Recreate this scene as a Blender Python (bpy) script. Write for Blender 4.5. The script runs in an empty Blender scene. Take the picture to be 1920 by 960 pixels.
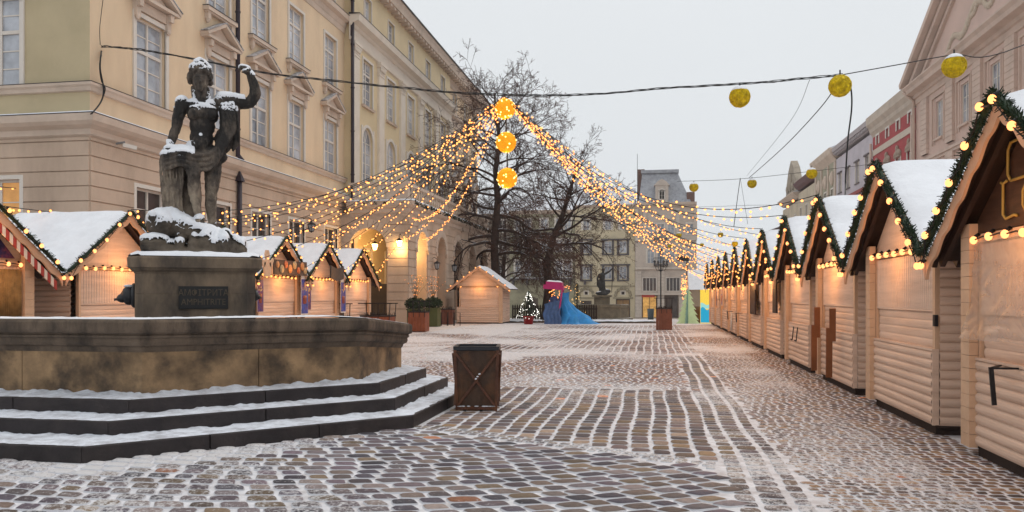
import bpy, math, random
from mathutils import Vector, Matrix, noise
R=math.radians
random.seed(7)
S=bpy.context.scene
# ---------------------------------------------------------------- camera, world, sun, exposure
cam=bpy.data.objects.new('camera',bpy.data.cameras.new('camera')); S.collection.objects.link(cam)
CAMH=1.6; FPX=1500.0; CX=960.0; HY=554.0
TH=math.atan(265/FPX); CT,ST=math.cos(TH),math.sin(TH)
cam.location=(0,0,CAMH); cam.rotation_euler=(R(90),0,TH)
cam.data.sensor_width=36; cam.data.lens=36*FPX/1920; cam.data.shift_y=(HY-480)/1920
cam.data.clip_start=.05; cam.data.clip_end=900
S.camera=cam
W=bpy.data.worlds.new('World'); S.world=W; W.use_nodes=True
nt=W.node_tree; nt.nodes.clear()
o_=nt.nodes.new('ShaderNodeOutputWorld'); bgn=nt.nodes.new('ShaderNodeBackground')
sky=nt.nodes.new('ShaderNodeTexSky'); sky.sky_type='NISHITA'; sky.sun_disc=False
sky.sun_elevation=R(66); sky.sun_rotation=R(35); sky.dust_density=4; sky.air_density=1
hs=nt.nodes.new('ShaderNodeHueSaturation'); hs.inputs['Saturation'].default_value=.12
nt.links.new(sky.outputs[0],hs.inputs['Color'])
# overcast cloud deck: even grey, brighter towards the zenith
tc=nt.nodes.new('ShaderNodeTexCoord'); sx=nt.nodes.new('ShaderNodeSeparateXYZ'); nt.links.new(tc.outputs['Generated'],sx.inputs[0])
rmp=nt.nodes.new('ShaderNodeValToRGB'); nt.links.new(sx.outputs['Z'],rmp.inputs[0])
e=rmp.color_ramp.elements; e[0].position=0; e[0].color=(.76,.795,.825,1); e[1].position=1; e[1].color=(1.0,1.0,1.0,1)
e2=rmp.color_ramp.elements.new(.42); e2.color=(.77,.80,.825,1)
ns=nt.nodes.new('ShaderNodeTexNoise'); ns.inputs['Scale'].default_value=1.6; ns.inputs['Detail'].default_value=4
nt.links.new(tc.outputs['Generated'],ns.inputs['Vector'])
mr=nt.nodes.new('ShaderNodeMapRange'); mr.inputs[3].default_value=.95; mr.inputs[4].default_value=1.05; nt.links.new(ns.outputs[0],mr.inputs[0])
ml=nt.nodes.new('ShaderNodeVectorMath'); ml.operation='SCALE'; nt.links.new(rmp.outputs[0],ml.inputs[0]); nt.links.new(mr.outputs[0],ml.inputs['Scale'])
m10=nt.nodes.new('ShaderNodeVectorMath'); m10.operation='SCALE'; m10.inputs['Scale'].default_value=10; nt.links.new(ml.outputs[0],m10.inputs[0])
mx=nt.nodes.new('ShaderNodeMix'); mx.data_type='RGBA'; mx.inputs[0].default_value=.93
nt.links.new(hs.outputs[0],mx.inputs[6]); nt.links.new(m10.outputs[0],mx.inputs[7])
nt.links.new(mx.outputs[2],bgn.inputs[0]); bgn.inputs[1].default_value=.094
nt.links.new(bgn.outputs[0],o_.inputs[0])
sl=bpy.data.lights.new('sun','SUN'); sl.energy=.7; sl.angle=R(50); sl.color=(1,.93,.84)
sun=bpy.data.objects.new('sun',sl); S.collection.objects.link(sun)
sun.rotation_euler=(R(-24),0,R(-35))
vs=S.view_settings; S.display_settings.display_device='sRGB'; vs.view_transform='Standard'; vs.look='None'; vs.exposure=0; vs.gamma=1; vs.use_curve_mapping=False
vs.exposure=.16
try: S.cycles.use_denoising=True
except Exception: pass
S.cycles.max_bounces=6; S.cycles.diffuse_bounces=3; S.cycles.glossy_bounces=2; S.cycles.transparent_max_bounces=12; S.cycles.sample_clamp_indirect=3
# ---------------------------------------------------------------- design helpers
def at(px,py,z):
    u=(px-CX)*z/FPX; return Vector((u*CT-z*ST,u*ST+z*CT,CAMH+(HY-py)*z/FPX))
def zX(px,X): t=(px-CX)/FPX; return X/(t*CT-ST)
def zY(px,Y): t=(px-CX)/FPX; return Y/(t*ST+CT)
def onX(px,py,X): return at(px,py,zX(px,X))
def onY(px,py,Y): return at(px,py,zY(px,Y))
def gz(y):
    if y<45: return 0.0
    return -min(y-45,84)*.0248
def srgb(r,g,b):
    f=lambda v:(v/255/12.92 if v/255<=.04045 else ((v/255+.055)/1.055)**2.4)
    return (f(r),f(g),f(b))
# ---------------------------------------------------------------- materials
MATS={}
def M(name,col,rough=.75,var=.18,scale=3,bump=.0,bscale=40,metal=0,dirt=None,dscale=1.2,damt=.5,stretch=None,snow=0,emis=None,estr=0,alpha=1,spec=.3,trans=0,attr=None,col2=None):
    if name in MATS: return MATS[name]
    m=bpy.data.materials.new(name); m.use_nodes=True; n=m.node_tree; b=n.nodes['Principled BSDF']; L=n.links.new
    b.inputs['Roughness'].default_value=rough; b.inputs['Metallic'].default_value=metal; b.inputs['Specular IOR Level'].default_value=spec
    tcn=n.nodes.new('ShaderNodeTexCoord'); vec=tcn.outputs['Object']
    oi=n.nodes.new('ShaderNodeObjectInfo'); sc_=n.nodes.new('ShaderNodeVectorMath'); sc_.operation='MULTIPLY_ADD'; L(oi.outputs['Random'],sc_.inputs[0]); sc_.inputs[1].default_value=(43,29,17); L(vec,sc_.inputs[2]); vec=sc_.outputs[0]
    if stretch:
        mp=n.nodes.new('ShaderNodeMapping'); mp.inputs['Scale'].default_value=stretch; L(vec,mp.inputs[0]); vec=mp.outputs[0]
    nn=n.nodes.new('ShaderNodeTexNoise'); nn.inputs['Scale'].default_value=scale; nn.inputs['Detail'].default_value=6; nn.inputs['Roughness'].default_value=.6; L(vec,nn.inputs['Vector'])
    r=n.nodes.new('ShaderNodeValToRGB'); L(nn.outputs[0],r.inputs[0])
    a=r.color_ramp.elements; a[0].position=.3; a[1].position=.7
    a[0].color=tuple(c*(1-var) for c in (col2 or col))+(1,); a[1].color=tuple(min(1,c*(1+var)) for c in col)+(1,)
    out=r.outputs[0]
    if attr:
        at_=n.nodes.new('ShaderNodeAttribute'); at_.attribute_name=attr
        mm=n.nodes.new('ShaderNodeMix'); mm.data_type='RGBA'; mm.blend_type='MULTIPLY'; mm.inputs[0].default_value=1; L(out,mm.inputs[6]); L(at_.outputs[0],mm.inputs[7]); out=mm.outputs[2]
    if dirt:
        n2=n.nodes.new('ShaderNodeTexNoise'); n2.inputs['Scale'].default_value=dscale; n2.inputs['Detail'].default_value=8; n2.inputs['Roughness'].default_value=.65; L(vec,n2.inputs['Vector'])
        r2=n.nodes.new('ShaderNodeValToRGB'); r2.color_ramp.elements[0].position=.45; r2.color_ramp.elements[1].position=.68; r2.color_ramp.elements[0].color=(0,0,0,1); r2.color_ramp.elements[1].color=(damt,damt,damt,1); L(n2.outputs[0],r2.inputs[0])
        mm=n.nodes.new('ShaderNodeMix'); mm.data_type='RGBA'; L(r2.outputs[0],mm.inputs[0]); L(out,mm.inputs[6]); mm.inputs[7].default_value=tuple(dirt)+(1,); out=mm.outputs[2]
    if snow:
        g=n.nodes.new('ShaderNodeNewGeometry'); s=n.nodes.new('ShaderNodeSeparateXYZ'); L(g.outputs['Normal'],s.inputs[0])
        n3=n.nodes.new('ShaderNodeTexNoise'); n3.inputs['Scale'].default_value=3; n3.inputs['Detail'].default_value=5; L(g.outputs['Position'],n3.inputs['Vector'])
        ad=n.nodes.new('ShaderNodeMath'); ad.operation='ADD'; L(s.outputs['Z'],ad.inputs[0]); L(n3.outputs[0],ad.inputs[1])
        mr_=n.nodes.new('ShaderNodeMapRange'); mr_.inputs[1].default_value=1.45-snow*.5; mr_.inputs[2].default_value=1.55-snow*.5; L(ad.outputs[0],mr_.inputs[0])
        mm=n.nodes.new('ShaderNodeMix'); mm.data_type='RGBA'; L(mr_.outputs[0],mm.inputs[0]); L(out,mm.inputs[6]); mm.inputs[7].default_value=(.8,.82,.86,1); out=mm.outputs[2]
    L(out,b.inputs['Base Color'])
    if bump:
        n4=n.nodes.new('ShaderNodeTexNoise'); n4.inputs['Scale'].default_value=bscale; n4.inputs['Detail'].default_value=5; L(vec,n4.inputs['Vector'])
        bp=n.nodes.new('ShaderNodeBump'); bp.inputs['Strength'].default_value=bump; bp.inputs['Distance'].default_value=.02; L(n4.outputs[0],bp.inputs['Height']); L(bp.outputs[0],b.inputs['Normal'])
    if emis: b.inputs['Emission Color'].default_value=tuple(emis)+(1,); b.inputs['Emission Strength'].default_value=estr
    b.inputs['Alpha'].default_value=alpha; b.inputs['Transmission Weight'].default_value=trans
    MATS[name]=m; return m
def glow(name,col,strength,sample=True):
    if name in MATS: return MATS[name]
    m=bpy.data.materials.new(name); m.use_nodes=True; n=m.node_tree; n.nodes.clear()
    e=n.nodes.new('ShaderNodeEmission'); e.inputs[0].default_value=tuple(col)+(1,); e.inputs[1].default_value=strength
    o=n.nodes.new('ShaderNodeOutputMaterial'); n.links.new(e.outputs[0],o.inputs[0])
    if not sample: m.cycles.emission_sampling='NONE'
    MATS[name]=m; return m
# ---------------------------------------------------------------- mesh builder
class MB:
    def __init__(s): s.v=[]; s.f=[]; s.sm=[]; s.c=None
    def add(s,vs,fs,smooth=False):
        k=len(s.v); s.v+= [tuple(p) for p in vs]; s.f+=[tuple(i+k for i in f) for f in fs]; s.sm+=[smooth]*len(fs); return s
    def box(s,x0,x1,y0,y1,z0,z1,m=None):
        vs=[(x,y,z) for z in (z0,z1) for y in (y0,y1) for x in (x0,x1)]
        if m is not None: vs=[m@Vector(p) for p in vs]
        return s.add(vs,[(0,2,3,1),(4,5,7,6),(0,1,5,4),(2,6,7,3),(0,4,6,2),(1,3,7,5)])
    def bar(s,p,q,w,h,up=(0,0,1)):
        p,q=Vector(p),Vector(q); d=(q-p); l=d.length; d.normalize(); u=Vector(up)
        if abs(d.dot(u))>.98: u=Vector((1,0,0))
        a=d.cross(u).normalized(); b=a.cross(d)
        vs=[P+a*x*w/2+b*y*h/2 for P in (p,q) for x,y in ((-1,-1),(1,-1),(1,1),(-1,1))]
        return s.add(vs,[(3,2,1,0),(4,5,6,7),(0,1,5,4),(1,2,6,5),(2,3,7,6),(3,0,4,7)])
    def prism(s,poly,y0,y1,m=None,axis='y'):
        n=len(poly)
        if axis=='y': vs=[(x,y0,z) for x,z in poly]+[(x,y1,z) for x,z in poly]
        elif axis=='z': vs=[(x,z,y0) for x,z in poly]+[(x,z,y1) for x,z in poly]
        else: vs=[(y0,x,z) for x,z in poly]+[(y1,x,z) for x,z in poly]
        if m is not None: vs=[m@Vector(p) for p in vs]
        return s.add(vs,[tuple(range(n)),tuple(range(2*n-1,n-1,-1))]+[((i+1)%n,i,n+i,n+(i+1)%n) for i in range(n)])
    def tube(s,pts,r,n=6,cap=True,smooth=True):
        pts=[Vector(p) for p in pts]; N=len(pts); rr=r if isinstance(r,(list,tuple)) else [r]*N
        vs=[];fs=[];ref=None
        for i,p in enumerate(pts):
            d=(pts[min(i+1,N-1)]-pts[max(i-1,0)])
            if d.length<1e-9: d=Vector((0,0,1))
            d.normalize()
            if ref is None: ref=Vector((0,0,1)) if abs(d.z)<.9 else Vector((1,0,0))
            a=ref-d*ref.dot(d)
            if a.length<1e-6: a=d.orthogonal()
            a.normalize(); ref=a; b=d.cross(a)
            for k in range(n):
                t=2*math.pi*k/n; vs.append(p+(a*math.cos(t)+b*math.sin(t))*rr[i])
        for i in range(N-1):
            for k in range(n):
                k2=(k+1)%n; fs.append((i*n+k,i*n+k2,(i+1)*n+k2,(i+1)*n+k))
        if cap and n>2: fs+= [tuple(range(n-1,-1,-1)),tuple(range((N-1)*n,N*n))]
        return s.add(vs,fs,smooth)
    def lathe(s,prof,n=16,o=(0,0,0),smooth=True,arc=None):
        vs=[];fs=[];m=len(prof)
        for k in range(n):
            t=2*math.pi*k/n; vs+=[(o[0]+r*math.cos(t),o[1]+r*math.sin(t),o[2]+z) for r,z in prof]
        for k in range(n):
            k2=(k+1)%n
            for i in range(m-1): fs.append((k*m+i,k2*m+i,k2*m+i+1,k*m+i+1))
        return s.add(vs,fs,smooth)
    def ell(s,c,r,n=12,rows=8,m=None,fn=None):
        if not isinstance(r,(list,tuple)): r=(r,r,r)
        vs=[];fs=[]
        for i in range(rows+1):
            ph=math.pi*i/rows
            for k in range(n):
                t=2*math.pi*k/n; p=Vector((r[0]*math.sin(ph)*math.cos(t),r[1]*math.sin(ph)*math.sin(t),r[2]*math.cos(ph)))
                if fn: p=p*fn(p)
                if m is not None: p=m@p
                vs.append(p+Vector(c))
        for i in range(rows):
            for k in range(n):
                k2=(k+1)%n; fs.append((i*n+k,(i+1)*n+k,(i+1)*n+k2,i*n+k2))
        return s.add(vs,fs,True)
    def mesh(s,name,mats):
        me=bpy.data.meshes.new(name); me.from_pydata([tuple(v) for v in s.v],[],s.f)
        me.polygons.foreach_set('use_smooth',s.sm)
        for m in (mats if isinstance(mats,(list,tuple)) else [mats]): me.materials.append(m)
        me.update(); return me
    def build(s,name,mats,parent=None,world=False,loc=None,rz=0,bevel=0):
        if world and parent is not None:
            o=Vector(parent.location); s.v=[tuple(Vector(p)-o) for p in s.v]
        me=s.mesh(name,mats); return link(name,me,parent,loc,rz,bevel)
def link(name,me,parent=None,loc=None,rz=0,bevel=0):
    ob=bpy.data.objects.new(name,me); S.collection.objects.link(ob)
    if parent is not None: ob.parent=parent
    if loc is not None: ob.location=loc
    ob.rotation_euler[2]=rz
    if bevel:
        b=ob.modifiers.new('bevel','BEVEL'); b.width=bevel; b.segments=2; b.limit_method='ANGLE'; b.angle_limit=R(40)
    return ob
def tag(o,label=None,cat=None,group=None,kind=None):
    if label: o['label']=label
    if cat: o['category']=cat
    if group: o['group']=group
    if kind: o['kind']=kind
    return o
def thing(name,loc,label,cat,group=None,rz=0):
    e=bpy.data.objects.new(name,None); S.collection.objects.link(e); e.location=loc; e.rotation_euler[2]=rz; e.empty_display_size=.2
    return tag(e,label,cat,group)
KIDS={}
def dup(o,parent=None,loc=None,rz=None):
    c=o.copy(); S.collection.objects.link(c)
    if parent is not None: c.parent=parent
    if loc is not None: c.location=loc
    if rz is not None: c.rotation_euler[2]=rz
    for k in [x for x in KIDS.get(o.name,[])] : dup(k,c)
    return c
def kids(o,*ch): KIDS.setdefault(o.name,[]).extend(ch)
ORD=['first','second','third','fourth','fifth','sixth','seventh','eighth','ninth','tenth','eleventh','twelfth','thirteenth','fourteenth']
def rnd(a,b): return random.uniform(a,b)
# ---- common materials
snow=M('snow',(.76,.79,.84),.6,.06,3,bump=.35,bscale=18,dirt=(.55,.56,.6),dscale=1.3,damt=.4)
step_snow=M('trodden_snow',(.66,.70,.77),.65,.14,9,bump=.5,bscale=40,dirt=(.30,.29,.31),dscale=5,damt=.75)
PL_Y=(.74,.58,.40)
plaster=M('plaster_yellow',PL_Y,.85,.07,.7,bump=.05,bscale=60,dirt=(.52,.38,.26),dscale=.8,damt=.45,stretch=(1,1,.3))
plaster_shaded=M('plaster_yellow_shaded',(.50,.42,.27),.85,.07,.7,bump=.05,dirt=(.36,.30,.18),dscale=.5,damt=.4)  # darker copy of the yellow plaster: the side facade's shade put into its colour
stone_t=M('trim_stone',(.62,.51,.42),.8,.07,1.5,bump=.05,dirt=(.34,.27,.21),dscale=.9,damt=.35)
rust_m=M('rusticated_plaster',(.57,.44,.34),.85,.08,.8,bump=.08,dirt=(.33,.25,.19),dscale=.9,damt=.55,stretch=(1,1,.35))
trim_w=M('window_paint',(.68,.63,.57),.6,.04,4)
glass=M('window_glass',(.48,.51,.56),.12,.3,.7,spec=.8,col2=(.15,.17,.21))  # pale and dark pane tones stand in for reflected sky, curtains and reflections
glass_d=M('window_glass_dark',(.07,.055,.05),.1,.4,1.0,spec=.6)
glass_lit=M('window_glass_lit',(.5,.3,.1),.3,.4,1.4,emis=(1,.42,.12),estr=.28)
dark_m=M('dark_metal',(.02,.018,.02),.5,.3,8,metal=.3)
tin=M('tin_dark',(.06,.055,.06),.5,.2,3,metal=.5)
plaster_c=M('plaster_cream_yellow',(.68,.56,.36),.85,.06,.7,bump=.05,dirt=(.5,.4,.26),dscale=.5,damt=.3)
stone_c=M('centre_trim_cream',(.72,.65,.56),.8,.05,1.5,dirt=(.5,.42,.34),dscale=.9,damt=.3)
pipe_m=M('pipe_painted',(.035,.025,.035),.45,.2,3)
# ================================================================ GROUND
def ground_mat():
    m=bpy.data.materials.new('snow_dusted_setts'); m.use_nodes=True; n=m.node_tree; b=n.nodes['Principled BSDF']; L=n.links.new
    g=n.nodes.new('ShaderNodeNewGeometry')
    br=n.nodes.new('ShaderNodeTexBrick'); br.inputs['Scale'].default_value=1; br.inputs['Brick Width'].default_value=.2; br.inputs['Row Height'].default_value=.22; br.inputs['Mortar Size'].default_value=.022; br.inputs['Mortar Smooth'].default_value=.6
    br.inputs['Color1'].default_value=(.34,.27,.24,1); br.inputs['Color2'].default_value=(.44,.36,.32,1); br.inputs['Mortar'].default_value=(.78,.77,.78,1)
    mp=n.nodes.new('ShaderNodeMapping'); mp.inputs['Rotation'].default_value=(0,0,R(90)); L(g.outputs['Position'],mp.inputs[0])
    nz=n.nodes.new('ShaderNodeTexNoise'); nz.inputs['Scale'].default_value=3; L(g.outputs['Position'],nz.inputs['Vector'])
    vm=n.nodes.new('ShaderNodeVectorMath'); vm.operation='SCALE'; vm.inputs['Scale'].default_value=.08; L(nz.outputs['Color'],vm.inputs[0])
    va=n.nodes.new('ShaderNodeVectorMath'); L(mp.outputs[0],va.inputs[0]); L(vm.outputs[0],va.inputs[1]); L(va.outputs[0],br.inputs['Vector'])
    n1=n.nodes.new('ShaderNodeTexNoise'); n1.inputs['Scale'].default_value=.55; n1.inputs['Detail'].default_value=9; n1.inputs['Roughness'].default_value=.7; L(g.outputs['Position'],n1.inputs['Vector'])
    r=n.nodes.new('ShaderNodeValToRGB'); r.color_ramp.elements[0].position=.36; r.color_ramp.elements[1].position=.66; r.color_ramp.elements[0].color=(.05,.05,.05,1); r.color_ramp.elements[1].color=(.85,.85,.85,1); L(n1.outputs[0],r.inputs[0])
    mm=n.nodes.new('ShaderNodeMix'); mm.data_type='RGBA'; L(r.outputs[0],mm.inputs[0]); L(br.outputs[0],mm.inputs[6]); mm.inputs[7].default_value=(.66,.61,.59,1)  # warm snow tone carries bulb and dusk light in its colour
    L(mm.outputs[2],b.inputs['Base Color']); b.inputs['Roughness'].default_value=.7; b.inputs['Specular IOR Level'].default_value=.25
    bp=n.nodes.new('ShaderNodeBump'); bp.inputs['Strength'].default_value=.4; bp.inputs['Distance'].default_value=.03
    n2=n.nodes.new('ShaderNodeTexNoise'); n2.inputs['Scale'].default_value=14; n2.inputs['Detail'].default_value=6; L(g.outputs['Position'],n2.inputs['Vector']); L(n2.outputs[0],bp.inputs['Height']); L(bp.outputs[0],b.inputs['Normal'])
    return m
gm=ground_mat()
mb=MB(); ys=[-40,0,20,45]+[45+84*i/6 for i in range(1,7)]+[600]; xs=[-400,-60,-20,20,60,400]
vs=[(x,y,gz(y)) for y in ys for x in xs]; nx=len(xs)
mb.add(vs,[(j*nx+i,j*nx+i+1,(j+1)*nx+i+1,(j+1)*nx+i) for j in range(len(ys)-1) for i in range(nx-1)])
tag(mb.build('ground',gm),kind='structure')
# near: packed snow in the joints, real stones standing out of it
js=M('joint_snow',(.66,.66,.69),.7,.14,9,bump=.5,bscale=40,dirt=(.34,.29,.27),dscale=4,damt=.6)
mb=MB(); N=60
def jz(x,y): return .004+.004*noise.noise(Vector((x*3,y*3,0)))
vs=[];xs=[-9+13*i/80 for i in range(81)]; ys=[1.5+44*j/160 for j in range(161)]
for y in ys:
    for x in xs: vs.append((x,y,.006+.004*noise.noise(Vector((x*2.3,y*2.3,0)))))
mb.add(vs,[(j*81+i,j*81+i+1,(j+1)*81+i+1,(j+1)*81+i) for j in range(160) for i in range(80)],True)
tag(mb.build('snowy_ground_joints',js),kind='structure')
def cob_mat():
    m=bpy.data.materials.new('granite_setts'); m.use_nodes=True; n=m.node_tree; b=n.nodes['Principled BSDF']; L=n.links.new
    a=n.nodes.new('ShaderNodeAttribute'); a.attribute_name='col'
    g=n.nodes.new('ShaderNodeNewGeometry'); s=n.nodes.new('ShaderNodeSeparateXYZ'); L(g.outputs['Normal'],s.inputs[0])
    n1=n.nodes.new('ShaderNodeTexNoise'); n1.inputs['Scale'].default_value=22; n1.inputs['Detail'].default_value=6; n1.inputs['Roughness'].default_value=.7; L(g.outputs['Position'],n1.inputs['Vector'])
    mr_=n.nodes.new('ShaderNodeMapRange'); mr_.inputs[3].default_value=.35; mr_.inputs[4].default_value=1.75; L(n1.outputs[0],mr_.inputs[0])
    vm=n.nodes.new('ShaderNodeVectorMath'); vm.operation='SCALE'; L(a.outputs['Color'],vm.inputs[0]); L(mr_.outputs[0],vm.inputs['Scale'])
    # dusting: per stone amount (alpha) + noise
    n2=n.nodes.new('ShaderNodeTexNoise'); n2.inputs['Scale'].default_value=26; n2.inputs['Detail'].default_value=9; n2.inputs['Roughness'].default_value=.8; L(g.outputs['Position'],n2.inputs['Vector'])
    ad=n.nodes.new('ShaderNodeMath'); ad.operation='ADD'; L(n2.outputs[0],ad.inputs[0]); L(a.outputs['Alpha'],ad.inputs[1])
    m3=n.nodes.new('ShaderNodeMapRange'); m3.inputs[1].default_value=.985; m3.inputs[2].default_value=1.09; m3.inputs[4].default_value=.88; L(ad.outputs[0],m3.inputs[0])
    mm=n.nodes.new('ShaderNodeMix'); mm.data_type='RGBA'; L(m3.outputs[0],mm.inputs[0]); L(vm.outputs[0],mm.inputs[6]); mm.inputs[7].default_value=(.68,.67,.68,1)
    # snow caught on the stones' flanks
    m4=n.nodes.new('ShaderNodeMapRange'); m4.inputs[1].default_value=.80; m4.inputs[2].default_value=.55; L(s.outputs['Z'],m4.inputs[0])
    m5=n.nodes.new('ShaderNodeMix'); m5.data_type='RGBA'; L(m4.outputs[0],m5.inputs[0]); L(mm.outputs[2],m5.inputs[6]); m5.inputs[7].default_value=(.62,.63,.67,1)
    L(m5.outputs[2],b.inputs['Base Color']); b.inputs['Roughness'].default_value=.6; b.inputs['Specular IOR Level'].default_value=.3
    bp=n.nodes.new('ShaderNodeBump'); bp.inputs['Strength'].default_value=.9; bp.inputs['Distance'].default_value=.02; L(n1.outputs[0],bp.inputs['Height']); L(bp.outputs[0],b.inputs['Normal'])
    return m
cv=[];cf=[];cc=[]
PAL=[tuple(v*.60 for v in c) for c in [(.17,.13,.13),(.20,.16,.15),(.14,.11,.125),(.24,.18,.14),(.26,.185,.11),(.21,.15,.11),(.12,.10,.115),(.28,.22,.19),(.19,.14,.15),(.23,.19,.18),(.34,.27,.22),(.10,.09,.10)]]
def stone(x,y,ang,l,w,h,dust,tint=None,skew=0):
    ca,sa=math.cos(ang),math.sin(ang); base=len(cv); c=random.choice(PAL)
    if random.random()<.006: c=(.36,.15,.07)
    if tint: c=tuple(a*b for a,b in zip(c,tint))  # warm zone tints put bulb and dusk glow into the stone colour
    v_=random.uniform(.65,1.6); c=(c[0]*v_,c[1]*v_,c[2]*v_,dust); K=10
    sk=skew+rnd(-.12,.12)
    offs=[rnd(.86,1.04) for _ in range(K)]
    for ring,(sc,z) in enumerate(((1.0,-.012),(.96,h*.62),(.78,h*.97))):
        for k in range(K):
            t=2*math.pi*(k+.5)/K; cx_,sy_=math.cos(t),math.sin(t)
            px=math.copysign(abs(cx_)**.42,cx_)*l/2*sc*offs[k]; py=math.copysign(abs(sy_)**.42,sy_)*w/2*sc*offs[k]
            px+=py*sk
            cv.append((x+px*ca-py*sa,y+px*sa+py*ca,z)); cc.append(c)
    cv.append((x,y,h*1.04)); cc.append(c)
    for r in range(2):
        for k in range(K):
            k2=(k+1)%K; cf.append((base+r*K+k,base+r*K+k2,base+(r+1)*K+k2,base+(r+1)*K+k))
    for k in range(K): cf.append((base+2*K+k,base+2*K+(k+1)%K,base+3*K))
FCX,FCY=-6.95,10.87
def infount(x,y,m=4.2):
    dx,dy=abs(x-FCX),abs(y-FCY); return dx<m and dy<m and dx+dy<m+1.62
def visible(x,y):
    z=-x*ST+y*CT; 
    if z<4.6: return False
    p=CX+FPX*(x*CT+y*ST)/z; return -60<p<1980
def yB(x): return 8.35-.5*(x+.9) if x<.7 else 7.5
def dustf(x,y):
    v=noise.noise(Vector((x*.35,y*.3,1.7)))*.22+noise.noise(Vector((x*1.1,y*1.1,4.)))*.10
    return v
# zone A : arcs in front of the fountain
cxr,cyr=-4.6,14.2
rr=2.0
while rr<12.5:
    n_=int(2*math.pi*rr/.23); off=rnd(0,1)
    a=off
    t=-math.pi*.95
    while t<-math.pi*.05:
        l=rnd(.17,.27); da=(l+.018)/rr; tm=t+da/2; x=cxr+rr*math.cos(tm); y=cyr+rr*math.sin(tm); t+=da
        if visible(x,y) and not infount(x,y,4.13) and x<.62 and y<yB(x)-.12:
            d=.36+dustf(x,y)
            if infount(x,y,4.9): d+=.15
            stone(x+rnd(-.01,.01),y+rnd(-.01,.01),tm+math.pi/2+rnd(-.05,.05),l,rnd(.15,.175),.026,d,(.95,.95,1.05),skew=-.35)
    rr+=.182
# border row + zone B : columns along the street
def columns(x0,x1,y0f,y1,w,lmin,lmax,dust,jit=.004,gap=.03,tint=None,h=.026):
    x=x0; ph=0
    while x<x1:
        ww=w*rnd(.9,1.1); xc=x+ww/2; x+=ww+gap; y=y0f(xc); ph+=rnd(-.35,.35)
        while y<y1:
            l=rnd(lmin,lmax); yc=y+l/2; y+=l+.018; xx=xc+.018*math.sin(yc*1.7+ph)
            if visible(xx,yc) and not infount(xx,yc,4.13): stone(xx+rnd(-jit,jit),yc,math.pi/2+rnd(-.03,.03),l,ww,h,dust+dustf(xx,yc)*.9+rnd(-.03,.03),tint)
columns(-3.0,.60,lambda x:yB(x)+.25,13.5,.20,.15,.27,.38,gap=.014,h=.022,tint=(1.12,1,.9))
columns(.64,.80,lambda x:4.5,21.5,.16,.14,.24,.50,gap=.015,h=.016)
columns(.83,1.0,lambda x:4.5,21.5,.215,.14,.24,.51,gap=.015,h=.016)
columns(1.08,1.2,lambda x:4.5,21.5,.15,.14,.24,.50,gap=.015,h=.016)
# small setts between A and B
def rows(x0,x1,y0,y1,w,lmin,lmax,dustfn,cond=lambda x,y:True,ang=0,tint=None,h=.02,gap=.016):
    ca,sa=math.cos(ang),math.sin(ang); mxr=(x0+x1)/2; myr=(y0+y1)/2; D=max(x1-x0,y1-y0)
    v=-D
    while v<D:
        u=-D+rnd(0,.1); wv=w*rnd(.9,1.1)
        while u<D:
            l=rnd(lmin,lmax); x=mxr+(u+l/2)*ca-v*sa; y=myr+(u+l/2)*sa+v*ca+.04*math.sin((u+l/2)*1.9); u+=l+gap
            if x0<x<x1 and y0<y<y1 and cond(x,y) and visible(x,y) and not infount(x,y,4.13): stone(x,y,ang+rnd(-.08,.08),l,wv,h,dustfn(x,y),tint)
        v+=wv+gap
rows(-3.2,.62,7.3,9.8,.10,.09,.13,lambda x,y:.56+dustf(x,y),lambda x,y:yB(x)-.08<y<yB(x)+.24,ang=-.2)
rows(-3.3,.62,13.55,21.8,.12,.10,.17,lambda x,y:.52+dustf(x,y)*.9,ang=.12,tint=(1.4,1.1,.95),h=.014)
def dC(x,y):
    d=.50+dustf(x,y)*.6
    edge=3.2-x
    d-= max(0,.75-edge)*.6
    return d
rows(1.27,3.3,4.4,23.0,.10,.08,.14,dC,ang=.1,tint=(1.35,1.12,.9),h=.014,gap=.012)
rows(1.25,3.6,23.0,44.0,.13,.12,.2,lambda x,y:.56+dustf(x,y)*.9-max(0,.4-(3.2-x))*.5,ang=.1,tint=(1.4,1.12,.9),h=.012,gap=.014)
rows(-6.3,-3.3,12.2,21.9,.13,.11,.18,lambda x,y:.60+dustf(x,y)*1.3,ang=.3,tint=(1.4,1.1,.95),h=.012)
rows(-9.6,-6.2,17.0,43.0,.15,.13,.22,lambda x,y:.62+dustf(x,y)*1.3,ang=.1,tint=(1.4,1.1,.95),h=.012)
columns(-6.2,1.2,lambda x:21.9+.25*math.sin(x),44.5,.20,.2,.34,.54,tint=(1.2,1,.92),gap=.020,h=.02)
me=bpy.data.meshes.new('cobblestones'); me.from_pydata(cv,[],cf); me.polygons.foreach_set('use_smooth',[True]*len(cf))
ca_=me.color_attributes.new('col','FLOAT_COLOR','POINT'); ca_.data.foreach_set('color',[q for c in cc for q in c])
me.materials.append(cob_mat()); tag(link('cobbled_ground',me),kind='structure')
print('stones',len(cv)//31)
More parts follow.
